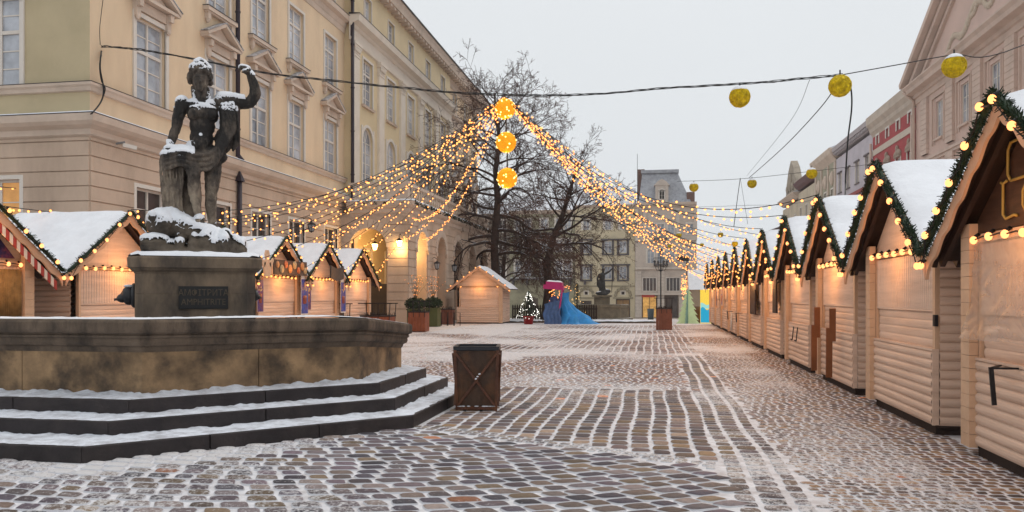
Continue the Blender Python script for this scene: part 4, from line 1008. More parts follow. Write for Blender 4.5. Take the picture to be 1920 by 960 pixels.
mb=MB(); mb.tube([(11.5,-.2,15.6),(11.5,-.2,.5)],.1,8); mb.tube([(.1,-.2,15.6),(.1,-.2,.5)],.1,8); mb.build('downpipe',pinkt,rd)
mb=MB(); mb.box(3,7.5,2.5,6,17.5,20.2); mb.build('dormer',creamw,rd); mb=MB(); mb.box(2.8,7.7,2.3,6.2,20.2,20.4); mb.build('dormer_roof',tin,rd)
# --- lilac house
li=house('lilac_house','pale lilac house with small brackets under its eaves and a red band',(XR,89.5,-.9),R(-90),14.3,16.9,lilac,
 [dict(z=13.2,w=1.15,h=2.0,rows=3,sur=.16,us=[1.8+3.55*k for k in range(4)],glass=glass_d,extra=('lintel',linth)),dict(z=8.2,w=1.15,h=2.2,sur=.16,us=[1.8+3.55*k for k in range(4)]),dict(z=4.2,w=1.15,h=2.2,sur=.16,us=[1.8+3.55*k for k in range(4)])],
 cor=[(0,17.3),(.15,17.4),(.2,17.7),(.4,17.65),(.5,18.0),(.5,18.05)],bands=[(12.1,.3,.25,reds),(11.0,.25,.1,None)],trim=M('trim_lilac',(.46,.42,.43),.8,.08,1.5))
mb=MB()
for k in range(26): mb.box(.2+k*.55,.42+k*.55,-.35,0,17.35,17.6)
mb.build('eaves_brackets',M('trim_lilac',(.46,.42,.43)),li)
gr=house('greenish_house','greyish green house with dark windows and round reliefs under its eaves',(XR,100.2,-1.3),R(-90),10.7,17.5,greenw,
 [dict(z=11.4,w=1.1,h=3.0,rows=4,sur=.15,us=[1.8,5.3,8.8],glass=glass_d),dict(z=6.4,w=1.1,h=2.4,sur=.15,us=[1.8,5.3,8.8])],
 cor=[(0,17.3),(.15,17.5),(.6,18.0),(.75,18.5),(.75,18.6)],bands=[(10.5,.25,.15,None)])
mb=MB()
for u in (1.8,5.3,8.8):
    mb.ell((u,-.05,15.6),(.7,.2,.8),12,8); mb.ell((u,-.15,15.6),(.4,.2,.5),12,8)
for u in (.2,3.5,7.0,10.4): mb.box(u-.25,u+.25,-.15,0,6,17.2)
mb.build('relief',stone_t,gr)
cr=house('cream_house','cream house with a plain maroon cornice between the green and gabled houses',(XR,112.0,-1.6),R(-90),11.8,16.8,creamw,
 [dict(z=12.6,w=1.2,h=2.1,rows=3,sur=.12,us=[2,5.9,9.8],glass=glass_d),dict(z=8.2,w=1.2,h=2.3,sur=.12,us=[2,5.9,9.8])],
 cor=[(0,17.2),(.4,17.5),(.7,18.0),(.7,18.1)],trim=M('cornice_maroon',(.16,.09,.09),.8,.1,2))
mb=MB(); mb.lathe([(1.1,0),(1.1,.8),(.8,1.6),(.35,2.2),(.3,3.0),(.12,3.2),(.05,5.0),(0,5.2)],8,(4.5,6,18.5)); mb.build('spire',M('tin_blue',(.12,.16,.2),.4,.2,2),cr)
ga=house('gabled_house','stone coloured house with a scrolled gable at the far end of the row',(XR,125.,-1.9),R(-90),13.,16.2,creamw,
 [dict(z=12.3,w=1.2,h=2.2,rows=3,sur=.12,us=[2.2,6.5,10.8],glass=glass_d),dict(z=8.0,w=1.2,h=2.3,sur=.12,us=[2.2,6.5,10.8])],
 cor=[(0,16.6),(.4,16.9),(.8,17.3),(.8,17.4)])
mb=MB(); mb.prism([(3.2,17.4),(12,17.4),(11.2,19.4),(9.6,21.2),(7.6,22.4),(5.6,21.2),(4,19.4)],-.1,.8); mb.ell((7.6,-.2,19.3),(1.0,.3,1.3)); mb.ell((5.5,-.2,18.6),(.6,.25,.6)); mb.ell((9.7,-.2,18.6),(.6,.25,.6)); mb.build('gable',M('gable_stone',(.34,.29,.23),.85,.2,1.5),ga)
mb=MB(); mb.prism([(3.2,19.42),(12,19.42),(9.6,21.4),(7.6,22.6),(5.6,21.4)][2:],-.2,.9); 
bh=house('brown_house','dark brown low house beyond the gabled one',(XR-1,136.,-2.1),R(-90),10.5,12.8,brownw,[dict(z=8.6,w=1.1,h=2,sur=.1,us=[2,5.2,8.4])],cor=[(0,12.8),(.8,13.3),(1.0,13.5)],trim=brownw,roof=M('roof_brown',(.12,.08,.07),.8))
# tv aerials
def aerial(loc,label,h=2.2):
    t=thing('tv_aerial',loc,label,'aerial'); mb=MB(); mb.tube([(0,0,0),(0,0,h)],.035,5)
    for k in range(4): mb.tube([(0,-.5+.1*k,h-.15-.22*k),(0,.5-.1*k,h-.15-.22*k)],.022,4)
    mb.build('mast',dark_m,t)
aerial((XR+2.5,66.5,17.0),'tv aerial standing on the red house roof beside the pink palace',3.2)
# ---------------------------------------------------------------- FAR SIDE OF THE SQUARE
ZF=gz(127)
def XY(px,Y=126.5): return onY(px,500,Y).x
def ZY(py,Y=126.5): return onY(1200,py,Y).z-ZF
gx0,gx1=XY(1191),XY(1306); Lg=gx1-gx0
greyw=M('plaster_grey_beige',(.58,.50,.43),.85,.08,.5,dirt=(.22,.19,.17),dscale=.5,damt=.5)
ud=[XY(px)-gx0 for px in (1220,1239,1258,1294)]
def Z(py): return ZY(py)
cn=house('corner_mansion','tall grey corner mansion with slate mansard and lit shop on the far side',(gx0,126.5,ZF),0,Lg,Z(388),greyw,
 [dict(z=Z(441),w=1.0,h=1.7,rows=3,sur=.2,us=ud,glass=glass),dict(z=Z(494),w=1.05,h=2.3,rows=3,sur=.2,us=ud,glass=glass,arch=True),
  dict(z=Z(546),w=2.1,h=2.1,rows=1,sur=.08,us=[XY(1218)-gx0,XY(1262)-gx0],glass=glass_d,cols=4),dict(z=Z(546),w=.8,h=1.9,rows=2,sur=.1,us=[XY(1294)-gx0],glass=glass_d),
  dict(z=.15,w=2.2,h=3.4,rows=2,sur=.12,us=[XY(1218)-gx0],glass=M('shop_glass_lit',(.4,.25,.08),.3,.9,1.5,emis=(1,.5,.12),estr=.35),cols=2,fm=wfr),dict(z=.15,w=1.9,h=3.4,rows=2,sur=.12,us=[XY(1259)-gx0],glass=glass_d,fm=wfr)],
 cor=[(0,Z(392)),(.2,Z(388)),(.7,Z(385)),(.8,Z(381))],depth=10,hip=.2)
mb=MB()
for py,p in ((505,.35),(553,.3),(452,.25),(448,.1)): mb.box(0,Lg,-p,0,Z(py),Z(py)+.3)
for px in (1194,1209,1271,1304): u=XY(px)-gx0; mb.box(u-.25,u+.25,-.18,0,Z(452),Z(392))
courses(mb,Lg,.2,Z(556),[(XY(1218)-gx0-1.2,XY(1218)-gx0+1.2,0,3.6),(XY(1259)-gx0-1.1,XY(1259)-gx0+1.1,0,3.6)],h=.55,g=.06,y0=-.1)
courses(mb,Lg,Z(550),Z(508),[(XY(1218)-gx0-1.3,XY(1218)-gx0+1.3,0,30),(XY(1262)-gx0-1.3,XY(1262)-gx0+1.3,0,30),(XY(1294)-gx0-.6,XY(1294)-gx0+.6,0,30)],h=.5,g=.06,y0=-.08)
mb.build('facade_mouldings',M('trim_grey',(.60,.53,.46),.8,.1,1),cn)
for px,py in ((1239,494),(1238,446)):
    u=XY(px)-gx0; mb=MB(); mb.box(u-1.1,u+1.1,-.9,0,Z(py)-.35,Z(py)-.15)
    for k in range(12): mb.box(u-1.1+k*.19,u-1.06+k*.19,-.9,-.85,Z(py)-.15,Z(py)+.75)
    mb.box(u-1.12,u+1.12,-.92,-.84,Z(py)+.75,Z(py)+.85); mb.build('balcony',M('balcony_dark',(.10,.09,.09),.7),cn)
# mansard
slate=M('slate',(.29,.30,.33),.6,.25,3,dirt=(.5,.52,.55),dscale=.8,damt=.5)
mb=MB(); z0=Z(381); z1=Z(322); a=XY(1197)-gx0; b_=XY(1296)-gx0; c1=XY(1204)-gx0; c2=XY(1271)-gx0
mb.add([(a,0,z0),(b_,0,z0),(b_,8,z0),(a,8,z0),(c1,2,z1),(c2,2,z1),(c2,6,z1),(c1,6,z1)],[(0,1,5,4),(1,2,6,5),(2,3,7,6),(3,0,4,7),(4,5,6,7)])
mb.box(c1-.2,c2+.2,1.7,6.3,z1,z1+.5); mb.build('mansard_roof',slate,cn)
mb=MB(); u=XY(1241)-gx0; mb.box(u-1.0,u+1.0,-.1,1.5,z0,z0+2.7); mb.prism([(u-1.2,z0+2.7),(u+1.2,z0+2.7),(u+.7,z0+3.3),(u,z0+3.7),(u-.7,z0+3.3)],-.2,1.6); dm=mb.build('dormer',greyw,cn)
f,p=winmesh(w=.8,h=1.6,rows=3,sur=.12,arch=True,glassm=glass_d); w=link('dormer_window',f,cn,(u,-.26,z0+.5)); link('pane',p,w)
mb=MB(); mb.box(XY(1199)-gx0-.4,XY(1207)-gx0+.1,3,4.5,z0,Z(312)); mb.box(XY(1294)-gx0-.5,XY(1294)-gx0+.7,.2,1.6,z0,z0+1.6); mb.build('chimney',M('brick_dark',(.16,.09,.07),.85,.2,4),cn)
mb=MB(); u=XY(1230)-gx0; mb.box(1.0,3.0,-.14,-.1,3.35,3.75); mb.build('shop_sign',M('sign_red',(.5,.06,.04),.5),cn)
aerial((gx0+.3,128,ZF+Z(381)),'tall tv aerial standing beside the slate mansard chimney',8)
# beige building
bx0,bx1=XY(1078),XY(1190.5); Lb=bx1-bx0
creamy=M('plaster_beige_old',(.60,.52,.36),.85,.08,.5,dirt=(.28,.25,.18),dscale=.5,damt=.5)
dsur=M('window_surround_dark',(.11,.10,.10),.8,.2,4)
ub=[XY(px)-bx0 for px in (1099,1140,1168)]
def dkw(z,h_,rows=2): return dict(z=z,w=1.15,h=h_,rows=rows,sur=.38,us=ub,glass=glass)
bb=house('beige_house','beige house with dark framed windows and arched doors on the far side',(bx0,126.6,ZF),0,Lb,Z(388),creamy,
 [dict(z=Z(430),w=1.0,h=1.5,rows=2,sur=.3,us=ub,glass=glass),dict(z=Z(474),w=1.15,h=1.9,rows=2,sur=0,us=ub,glass=glass),dict(z=Z(523),w=1.15,h=2.0,rows=2,sur=0,us=ub,glass=glass),
  dict(z=.0,w=1.5,h=2.7,rows=1,sur=.1,us=[ub[0],ub[1]-.6],glass=glass_d,fm=wfr),dict(z=.0,w=2.0,h=3.0,rows=2,sur=.1,us=[ub[2]],glass=M('door_wood_light',(.30,.18,.08),.6,.2,3),fm=wfr),dict(z=3.7,w=.6,h=.6,rows=1,cols=1,sur=.1,us=[ub[0],ub[2]],glass=glass_d)],
 cor=[(0,Z(388)),(.3,Z(386)),(.5,Z(383))],depth=10,hip=3.2)
for u in ub:
    for z,h_ in ((Z(474),1.9),(Z(523),2.0)):
        mb=MB(); mb.box(u-.95,u-.575,-.1,0,z-.1,z+h_+.1); mb.box(u+.575,u+.95,-.1,0,z-.1,z+h_+.1); mb.box(u-1.15,u+1.15,-.2,0,z+h_+.1,z+h_+.35); mb.box(u-.95,u+.95,-.15,0,z-.35,z-.1); mb.build('dark_surround',dsur,bb)
mb=MB(); mb.box(0,Lb,-.12,0,Z(538),Z(538)+.25)
for u in (ub[0],ub[2]):
    for k in range(8):
        t=math.pi*k/7; mb.ell((u+1.15*math.cos(t),-.05,3.7+1.0*math.sin(t)),(.28,.12,.28),8,6)
    mb.box(u-1.6,u+1.6,-.1,0,3.1,3.35)
mb.build('carved_mouldings',M('trim_olive',(.30,.26,.18),.85,.2,3),bb)
# greenish balcony house behind the trees
ex0,ex1=XY(955),XY(1077); Le=ex1-ex0
olivew=M('plaster_old_olive',(.33,.31,.21),.85,.15,.5,dirt=(.12,.11,.08),dscale=.6,damt=.6)
ue=[XY(px)-ex0 for px in (972,989,1020,1048,1064)]
eh=house('olive_house','old olive grey house with a long balcony behind the trees',(ex0,126.7,ZF),0,Le,Z(395),olivew,
 [dict(z=Z(430),w=1.1,h=1.9,rows=3,sur=.2,us=ue,glass=glass),dict(z=Z(472),w=1.1,h=2.1,rows=3,sur=.2,us=ue,glass=glass),dict(z=Z(518),w=1.2,h=2.6,rows=3,sur=.2,us=ue,glass=glass),
 dict(z=0,w=1.5,h=3.2,rows=2,sur=.25,us=[XY(997)-ex0,ue[3]],glass=glass_d,fm=wfr,arch=True)],cor=[(0,Z(398)),(.3,Z(395)),(.6,Z(391))],depth=10,hip=2.6)
mb=MB(); mb.box(.3,Le-.3,-1.2,0,Z(524),Z(524)+.25); 
for k in range(int((Le-.6)/.3)): mb.box(.35+k*.3,.39+k*.3,-1.18,-1.14,Z(522),Z(510))
mb.box(.3,Le-.3,-1.2,-1.12,Z(510),Z(510)+.1)
for k in range(6): mb.box(.5+k*2.3,.8+k*2.3,-1.0,0,Z(524)-.8,Z(524))
mb.build('long_balcony',M('balcony_dark',(.10,.09,.09),.7),eh)
mb=MB(); mb.box(.3,Le-.3,-1.22,-1.0,Z(524)+.25,Z(524)+.33); mb.build('snow',snow,eh)
# house left of it, seen between town hall and tree
fx0,fx1=XY(850),XY(953)
house('grey_house','dull grey house between the town hall end and the first tree',(fx0,126.9,ZF),0,fx1-fx0,Z(400),M('plaster_dull',(.28,.24,.19),.85,.12,.5,dirt=(.15,.13,.1),dscale=.6,damt=.5),
 [dict(z=Z(py),w=1.1,h=2.0,rows=3,sur=.2,us=[2,5,8,10.4],glass=glass_d) for py in (432,475,522)],cor=[(0,Z(402)),(.3,Z(400)),(.6,Z(396))],depth=10,hip=2.5)
# low white roofed building seen past the mansion
house('distant_low_house','low distant house with a snowy roof beside the grey corner mansion',(XY(1308,170),170,ZF-1.5),0,22,9.5,greyw,[dict(z=5,w=1.2,h=1.8,us=[3,7,11,15,19],glass=glass_d)],cor=[(0,9.5),(.5,9.9)],depth=12,hip=3.5)
# ================================================================ MARKET HUTS
wood=M('painted_board',(.71,.53,.415),.65,.11,1.0,bump=.2,bscale=6,dirt=(.46,.30,.21),dscale=1.3,damt=.45,stretch=(.6,.6,9))
wood2=M('post_board',(.62,.42,.28),.6,.10,3,bump=.12,bscale=30,dirt=(.45,.28,.18),dscale=2.5,damt=.45)
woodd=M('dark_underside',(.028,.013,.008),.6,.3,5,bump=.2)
skid=M('skid_timber',(.035,.022,.018),.8,.25,4,bump=.2)  # timber darkened to stand in for the contact shadow under the huts
barge_m=M('bargeboard_wood',(.60,.38,.25),.6,.10,3,bump=.1)
green=M('fir_needles',(.012,.028,.012),.7,.5,14)
cable_m=M('black_cable',(.012,.012,.013),.5,.2,5)
bulb_m=glow('bulb_glow',(1,.36,.12),2.7)
bulb_far=glow('bulb_glow_far',(1,.36,.09),2.8,False)
fairy_m=glow('fairy_glow',(1,.33,.085),3.5,False)
WD=2.62; HW=1.80; HR=3.30; HE=2.02; OV=.28; BK=2.35
SLP=(HR-HE)/HW
def logside(mb,x0,x1,z0,z1,y=0,r=.028,p=.108,m=None,seg=4,vert=False):
    # half round boards stacked (or standing when vert)
    T=(lambda q:q) if m is None else (lambda q:tuple(m@Vector(q)))
    a,b=(z0,z1) if not vert else (x0,x1); n=max(1,round((b-a)/p)); p=(b-a)/n; pts=[]
    for k in range(n):
        for s in range(seg):
            t=s/seg; pts.append((a+p*(k+t),y-r*math.sin(math.pi*(t*.94+.03))**.6))
        pts.append((a+p*(k+.985),y+.004))
    pts.append((b,y))
    vs=[]
    for u,yy in pts:
        vs+= [T((x0,yy,u)),T((x1,yy,u))] if not vert else [T((u,yy,z0)),T((u,yy,z1))]
    if vert: fs=[(2*i,2*i+2,2*i+3,2*i+1) for i in range(len(pts)-1)]
    else: fs=[(2*i,2*i+1,2*i+3,2*i+2) for i in range(len(pts)-1)]
    mb.add(vs,fs,False)
HM={}
def rake(x): return HR-abs(x)*SLP
def hut_meshes(side):
    k=('h',side)
    if k in HM: return HM[k]
    d={}; w2=WD/2; s=side; top=rake(w2)-.14
    d2={}
    # lower log front (counter wall), proud of the shutter
    mb=MB(); logside(mb,-w2+.02,w2-.02,.12,.97,y=-.05); mb.box(-w2+.0,w2,-.075,0,.965,.99); mb.box(-w2+.0,-w2+.025,-.07,.0,.12,.965); mb.box(w2-.025,w2,-.07,.0,.12,.965); d2['counter_front']=mb.mesh('counter_front',wood)
    mb=MB(); logside(mb,-w2+.22,w2-.1,.99,1.42,y=-.0,r=.012,p=.108); logside(mb,-w2+.2,w2-.08,1.44,2.10,y=-.02,r=.022,p=.075,vert=True); mb.box(-w2+.2,w2-.08,-.035,.0,1.415,1.445); d2['shutter']=mb.mesh('shutter',wood)
    mb=MB(); 
    for x0,x1 in ((-w2+.14,-w2+.2),(w2-.08,w2)): mb.box(x0,x1,-.045,.02,.99,2.12)
    mb.box(-w2+.0,w2,-.06,.0,2.12,2.2); d2['shutter_frame']=mb.mesh('shutter_frame',wood2)
    # gable boards
    mb=MB(); n=26
    for i in range(n):
        a=-w2+.05+(WD-.1)*i/n; b=a+(WD-.1)/n-.006; za=rake(a)-.13; zb=rake(b)-.13; mb.add([(a,-.01,2.2),(b,-.01,2.2),(b,-.01,max(2.2,zb)),(a,-.01,max(2.2,za)),(b,.01,2.2),(b,.01,max(2.2,zb))],[(0,1,2,3),(1,4,5,2)])
    mb.add([(-w2,0.012,2.1),(w2,.012,2.1),(w2,.012,top),(0,.012,rake(0)-.14),(-w2,.012,top)],[(0,1,2,3,4)]); d2['gable']=mb.mesh('gable',wood)
    # sides and back
    mb=MB(); 
    for sg in (-1,1):
        m=Matrix.Translation((sg*w2,0,0))@Matrix.Rotation(R(90)*sg,4,'Z')
        # facade frame: x along, -y out
        if sg>0: logside(mb,0,BK,.12,top,m=m,y=0)
        else: logside(mb,-BK,0,.12,top,m=m,y=0)
    mb.add([(-w2,BK,.1),(w2,BK,.1),(w2,BK,top),(0,BK,rake(0)-.14),(-w2,BK,top)],[(4,3,2,1,0)]); d2['side_wall']=mb.mesh('side_wall',wood)
    # posts with stacked board ends at one front corner
    mb=MB()
    px=s*(-w2)
    for z in [ .0+.13*i for i in range(17)]: 
        x0,x1=sorted((px,px+s*.17)); x0-=.0; mb.box(x0-(.05 if s>0 else 0),x1+(.05 if s<0 else 0),-.13,-.05,.1+z,.1+z+.126)
    d2['corner_post']=mb.mesh('corner_post',wood2)
    mb=MB(); mb.box(-w2+.1,w2-.05,-.02,.1,.0,.12); mb.box(-w2+.05,-w2+.2,.05,BK,0,.11); mb.box(w2-.2,w2-.05,.05,BK,0,.11); mb.box(-w2,w2,-.04,BK-.1,.09,.125); d2['skids']=mb.mesh('skids',skid)
    # roof: two slabs; underside boards dark, rafters
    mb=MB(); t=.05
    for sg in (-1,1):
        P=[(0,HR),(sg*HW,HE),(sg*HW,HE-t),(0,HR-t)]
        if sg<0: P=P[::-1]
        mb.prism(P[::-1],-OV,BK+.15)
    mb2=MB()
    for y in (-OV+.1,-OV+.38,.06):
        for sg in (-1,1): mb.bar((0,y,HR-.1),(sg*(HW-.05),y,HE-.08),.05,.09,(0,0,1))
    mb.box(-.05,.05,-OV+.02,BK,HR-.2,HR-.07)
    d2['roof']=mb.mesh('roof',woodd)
    mb=MB(); nx,ny=18,16; 
    for sg in (-1,1):
        vs=[]
        for j in range(ny+1):
            for i in range(nx+1):
                q=i/nx; x=sg*q*(HW+.01); y=-OV+.0+(BK+.15+OV)*j/ny
                ed=min(1,min(j,ny-j)/1.2,(nx-i)/1.2); h=.055*ed**.6+.028*noise.noise(Vector((x*2.3,y*2.3,side)))*ed
                vs.append((x,y,HR-q*(HR-HE)+h+.001+(0.0 if i else 0)))
        R_=nx+1; F=[(j*R_+i,j*R_+i+1,(j+1)*R_+i+1,(j+1)*R_+i) for j in range(ny) for i in range(nx)]
        if sg<0: F=[f[::-1] for f in F]
        mb.add(vs,F,True)
    d2['snow']=mb.mesh('snow',snow)
    # wavy bargeboards
    mb=MB(); 
    for sg in (-1,1):
        n=44; up=[];lo=[]
        for i in range(n+1):
            q=i/n; x=sg*q*(HW+.03); z=HR-q*(HR-HE)*1.02; up.append((x,z-.005)); lo.append((x-0*sg*.06,z-.17-.022*math.sin(q*32)))
        lo[-1]=(up[-1][0],up[-1][1]-.22)
        for i in range(n):
            q=[up[i],up[i+1],lo[i+1],lo[i]]
            if sg>0: q=q[::-1]
            mb.prism(q,-OV-.035,-OV-.005)
    d2['bargeboard']=mb.mesh('bargeboard',barge_m)
    HM[k]=d2; return d2
def garland_mesh(dens=1.0,seed=1,sag=0):
    rg=random.Random(seed); mb=MB()
    for sg in (-1,1):
        pts=[(sg*q*(HW+.0),-OV-.07+.01*rg.uniform(-1,1),HR-q*(HR-HE)+.035) for q in [i/14 for i in range(15)]]
        mb.tube(pts,.033,6)
        for i in range(int(1000*dens)):
            q=rg.random(); c=Vector((sg*q*(HW+.02),-OV-.07,HR-q*(HR-HE)+.03+.012*math.sin(q*25)))
            d=Vector((rg.uniform(-1,1),rg.uniform(-1,1),rg.uniform(-1,1))).normalized(); l=rg.uniform(.04,.095); w=d.orthogonal().normalized()*.009
            mb.add([c-w,c+w,c+d*l+w*.4,c+d*l-w*.4],[(0,1,2,3)])
    return mb.mesh('garland',green)
GARL=[garland_mesh(1.3,1),garland_mesh(1.3,2),garland_mesh(.6,3)]
bulbme=MB(); bulbme.ell((0,0,0),(.034,.034,.040),12,8); 
bulb_me=bulbme.mesh('bulb',bulb_m)
b2=MB(); b2.ell((0,0,0),.034,8,5); bulb_me_far=b2.mesh('bulb',bulb_far)
sock=MB(); sock.tube([(0,0,.035),(0,0,.085)],.02,8)
def bulb_positions(side=1,batten=7):
    P=[]
    for sg in (-1,1):
        for q in (.07,.27,.47,.67,.87): P.append((sg*q*HW+.02*random.uniform(-1,1),-OV-.13,HR-q*(HR-HE)+.02+random.uniform(-.04,.05)))
        P.append((sg*HW*.99,-OV-.10,HE-.10))
    for i in range(batten): P.append((-WD/2+.25+(WD-.5)*i/(batten-1),-.12,2.14+random.uniform(-.015,.015)))
    return P
def wire_mesh(P):
    out=[]
    for nm,cond,dz,dy in (('gable_wire',lambda p:p[1]<-OV,-.03,.02),('counter_wire',lambda p:p[1]>-OV,.02,.02)):
        mb=MB(); L=sorted([p for p in P if cond(p)],key=lambda p:p[0])
        for a,b in zip(L,L[1:]): mb.tube([a,((a[0]+b[0])/2,(a[1]+b[1])/2+dy,(a[2]+b[2])/2+dz),b],.008,4,cap=False)
        for p in L: mb.tube([(p[0],p[1],p[2]+.02),(p[0],p[1]+.05,p[2]+.06)],.018,6)
        if L: out.append((nm,mb.mesh(nm,cable_m)))
    return out
def make_hut(loc,rz,side,label,group,glabel,blabel,far=False,wall=None,light=True,gi=0,scale=1,rowname='',garland=True,batten=7,energy=9):
    h=thing('market_hut',loc,label,'market hut',group,rz)
    for nm,me in hut_meshes(side).items():
        if nm=='snow': link('snow',me,roof_o)
        else:
            o=link(nm,me,h)
            if nm=='roof': roof_o=o
    if garland:
        g=link('fir_garland',GARL[2] if far else GARL[gi%2],None,loc,rz); tag(g,glabel,'garland',group and 'fir garlands on the hut gables')
    bs=thing('bulb_string',loc,blabel,'light string','bulb strings on the huts',rz)
    P=bulb_positions(side,batten); [link(nm,me,bs) for nm,me in wire_mesh(P)]
    for p in P: link('bulb',bulb_me_far if far else bulb_me,bs,p)
    if light:
        for x,y,z,e in ((0,-.34,2.08,1.0),(0,-OV-.6,2.3,.8)):  # unseen lamps added for the bulbs' glow; the second hangs out front
            L=bpy.data.lights.new('bulb_fill','POINT'); L.energy=energy*e; L.color=(1,.44,.12); L.shadow_soft_size=.3
            o=bpy.data.objects.new('bulb_fill',L); S.collection.objects.link(o); o.parent=bs; o.location=(x,y,z)
    return h
XW=3.20
RH=[]
for n in range(11):
    y=7.42+3.69*n
    if n==10: y=44.6
    nm=ORD[n] if n else 'nearest'
    lab={0:'nearest right row hut, dark gable with yellow outline sign, clear plastic over its front',1:'second hut of the right row, plain grooved shutter over log siding',2:'third hut of the right row, two brown planks leaning on its front',3:'fourth hut of the right row, small hooks on its counter front',4:'fifth hut of the right row, narrow dark board at its corner',5:'sixth hut of the right row, square dark board on its front'}.get(n,'%s hut of the right row counted from the camera'%nm if n<10 else 'last and farthest hut of the right row')
    RH.append(make_hut((XW,y,gz(y)),R(-90),1,lab,'market huts in the right row','fir garland on the gable of the %s hut of the right row'%nm,'warm bulb string on the %s hut of the right row'%nm,far=n>4,gi=n,energy=9 if n<2 else 16 if n<4 else 30))
# --- extras of the right row (hut local -> world)
def hl2w(h,x,y,z): 
    return Matrix.Translation(h.location)@Matrix.Rotation(h.rotation_euler[2],4,'Z')@Vector((x,y,z))
dkpan=M('dark_board',(.035,.018,.014),.6,.3,5)
def on_hut(h,name,mb,mat,label,cat,group=None,**k):
    o=mb.build(name,mat,None,loc=tuple(h.location),rz=h.rotation_euler[2],**k); return tag(o,label,cat,group)
h0=RH[0]
# dark gable infill with yellow outline sign
mb=MB(); mb.prism([(-1.15,2.21),(1.15,2.21),(1.15,rake(1.15)-.15),(0,rake(0)-.16),(-1.15,rake(1.15)-.15)],-.05,-.02)
for k in range(9): mb.box(-1.1,1.1,-.056,-.05,2.22+k*.11,2.22+k*.11+.09) if k<1 else None
mb.build('dark_gable_board',M('dark_wood_board',(.06,.028,.016),.45,.4,3,stretch=(1,1,8)),h0)
ysg=M('yellow_outline',(.34,.22,.05),.5,.1,3)
mb=MB(); 
def tubepath(mb,P,z0,x0,s,y=-.075,r=.014):
    Q=[]
    for i,(a,b) in enumerate(P):
        Q.append((x0+a*s,y,z0+b*s))
    mb.tube(Q,r,6)
rr_=lambda x0,x1,z0,z1,c=.06:[(x0+c,z0),(x1-c,z0),(x1,z0+c),(x1,z1-c),(x1-c,z1),(x0+c,z1),(x0,z1-c),(x0,z0+c),(x0+c,z0)]
tubepath(mb,rr_(0,.42,.32,.66),2.3,-.40,1); tubepath(mb,rr_(.0,.42,.02,.26),2.3,-.10,1)
tubepath(mb,[(-.12,.30),(-.2,.28),(-.2,.0),(-.14,-.04),(.02,-.02),(.08,-.03)],2.33,-.30,1); tubepath(mb,[(-.2,.28),(-.25,.3)],2.33,-.30,1)
on_hut(h0,'outline_sign',mb,ysg,'yellow outline sign fixed to the dark gable of the nearest hut','sign')
# clear plastic over the front
pl=bpy.data.materials.new('clear_plastic'); pl.use_nodes=True; n=pl.node_tree; n.nodes.clear(); L=n.links.new
tr=n.nodes.new('ShaderNodeBsdfTransparent'); tr.inputs[0].default_value=(.97,.96,.95,1); gl=n.nodes.new('ShaderNodeBsdfGlossy'); gl.inputs['Roughness'].default_value=.35; gl.inputs[0].default_value=(.9,.9,.9,1); df=n.nodes.new('ShaderNodeBsdfTranslucent'); df.inputs[0].default_value=(.75,.7,.66,1); di=n.nodes.new('ShaderNodeBsdfDiffuse'); di.inputs[0].default_value=(.75,.68,.62,1)
a1=n.nodes.new('ShaderNodeMixShader'); a1.inputs[0].default_value=.5; L(df.outputs[0],a1.inputs[1]); L(di.outputs[0],a1.inputs[2])
a2=n.nodes.new('ShaderNodeMixShader'); L(tr.outputs[0],a2.inputs[1]); L(a1.outputs[0],a2.inputs[2])
nz=n.nodes.new('ShaderNodeTexNoise'); nz.inputs['Scale'].default_value=2.5; nz.inputs['Detail'].default_value=4; nz.inputs['Distortion'].default_value=1.5
mr_=n.nodes.new('ShaderNodeMapRange'); mr_.inputs[1].default_value=.3; mr_.inputs[2].default_value=.8; mr_.inputs[3].default_value=.12; mr_.inputs[4].default_value=.50; L(nz.outputs[0],mr_.inputs[0]); L(mr_.outputs[0],a2.inputs[0])
a3=n.nodes.new('ShaderNodeMixShader'); a3.inputs[0].default_value=.10; L(a2.outputs[0],a3.inputs[1]); L(gl.outputs[0],a3.inputs[2]); oo=n.nodes.new('ShaderNodeOutputMaterial'); L(a3.outputs[0],oo.inputs[0])
def sheet(x0,x1,z0,z1,y=-.09,amp=.03,flare=.25,n=60,seed=0):
    mb=MB(); vs=[]
    for j in range(n+1):
        t=j/n
        for i in range(n+1):
            s=i/n; fl=(t**3)*flare; x=x0-(fl*.9)+(x1+fl*.2-x0+fl*.9)*s
            z=z1-(z1-z0)*t+.03*noise.noise(Vector((s*4,t*2,seed)))*t
            fold=amp*(.25+t)*(math.sin(s*38+4*noise.noise(Vector((s*3,t*3,seed+5))))*.5+noise.noise(Vector((s*9,t*5,seed)))*1.6)
            yy=y-abs(fold)-fl*.35*(1+.5*math.sin(s*9))-.005
            vs.append((x,yy,z))
    R_=n+1; mb.add(vs,[(j*R_+i,(j+1)*R_+i,(j+1)*R_+i+1,j*R_+i+1) for j in range(n) for i in range(n)],True); return mb
on_hut(h0,'plastic_sheet',sheet(-1.12,1.4,1.18,2.13,flare=.18),pl,'clear crumpled plastic sheet hanging over the nearest hut front','plastic sheet')
def bracket(h,x,z,lab,side=1,r=.03,drop=.32,ln=.32):
    mb=MB(); mb.bar((x-ln,-.10,z),(x,-.30,z),r*.8,r*.5); mb.bar((x,-.30,z+.01),(x+.02,-.28,z-drop),r*1.2,r*.7); mb.bar((x,-.08,z),(x,-.31,z),r*.6,r*.6)
    return on_hut(h,'shelf_bracket',mb,dark_m,lab,'bracket','metal shelf brackets on the hut counters')
bracket(h0,-.18,.965,'bent black metal bracket on the counter of the nearest hut')
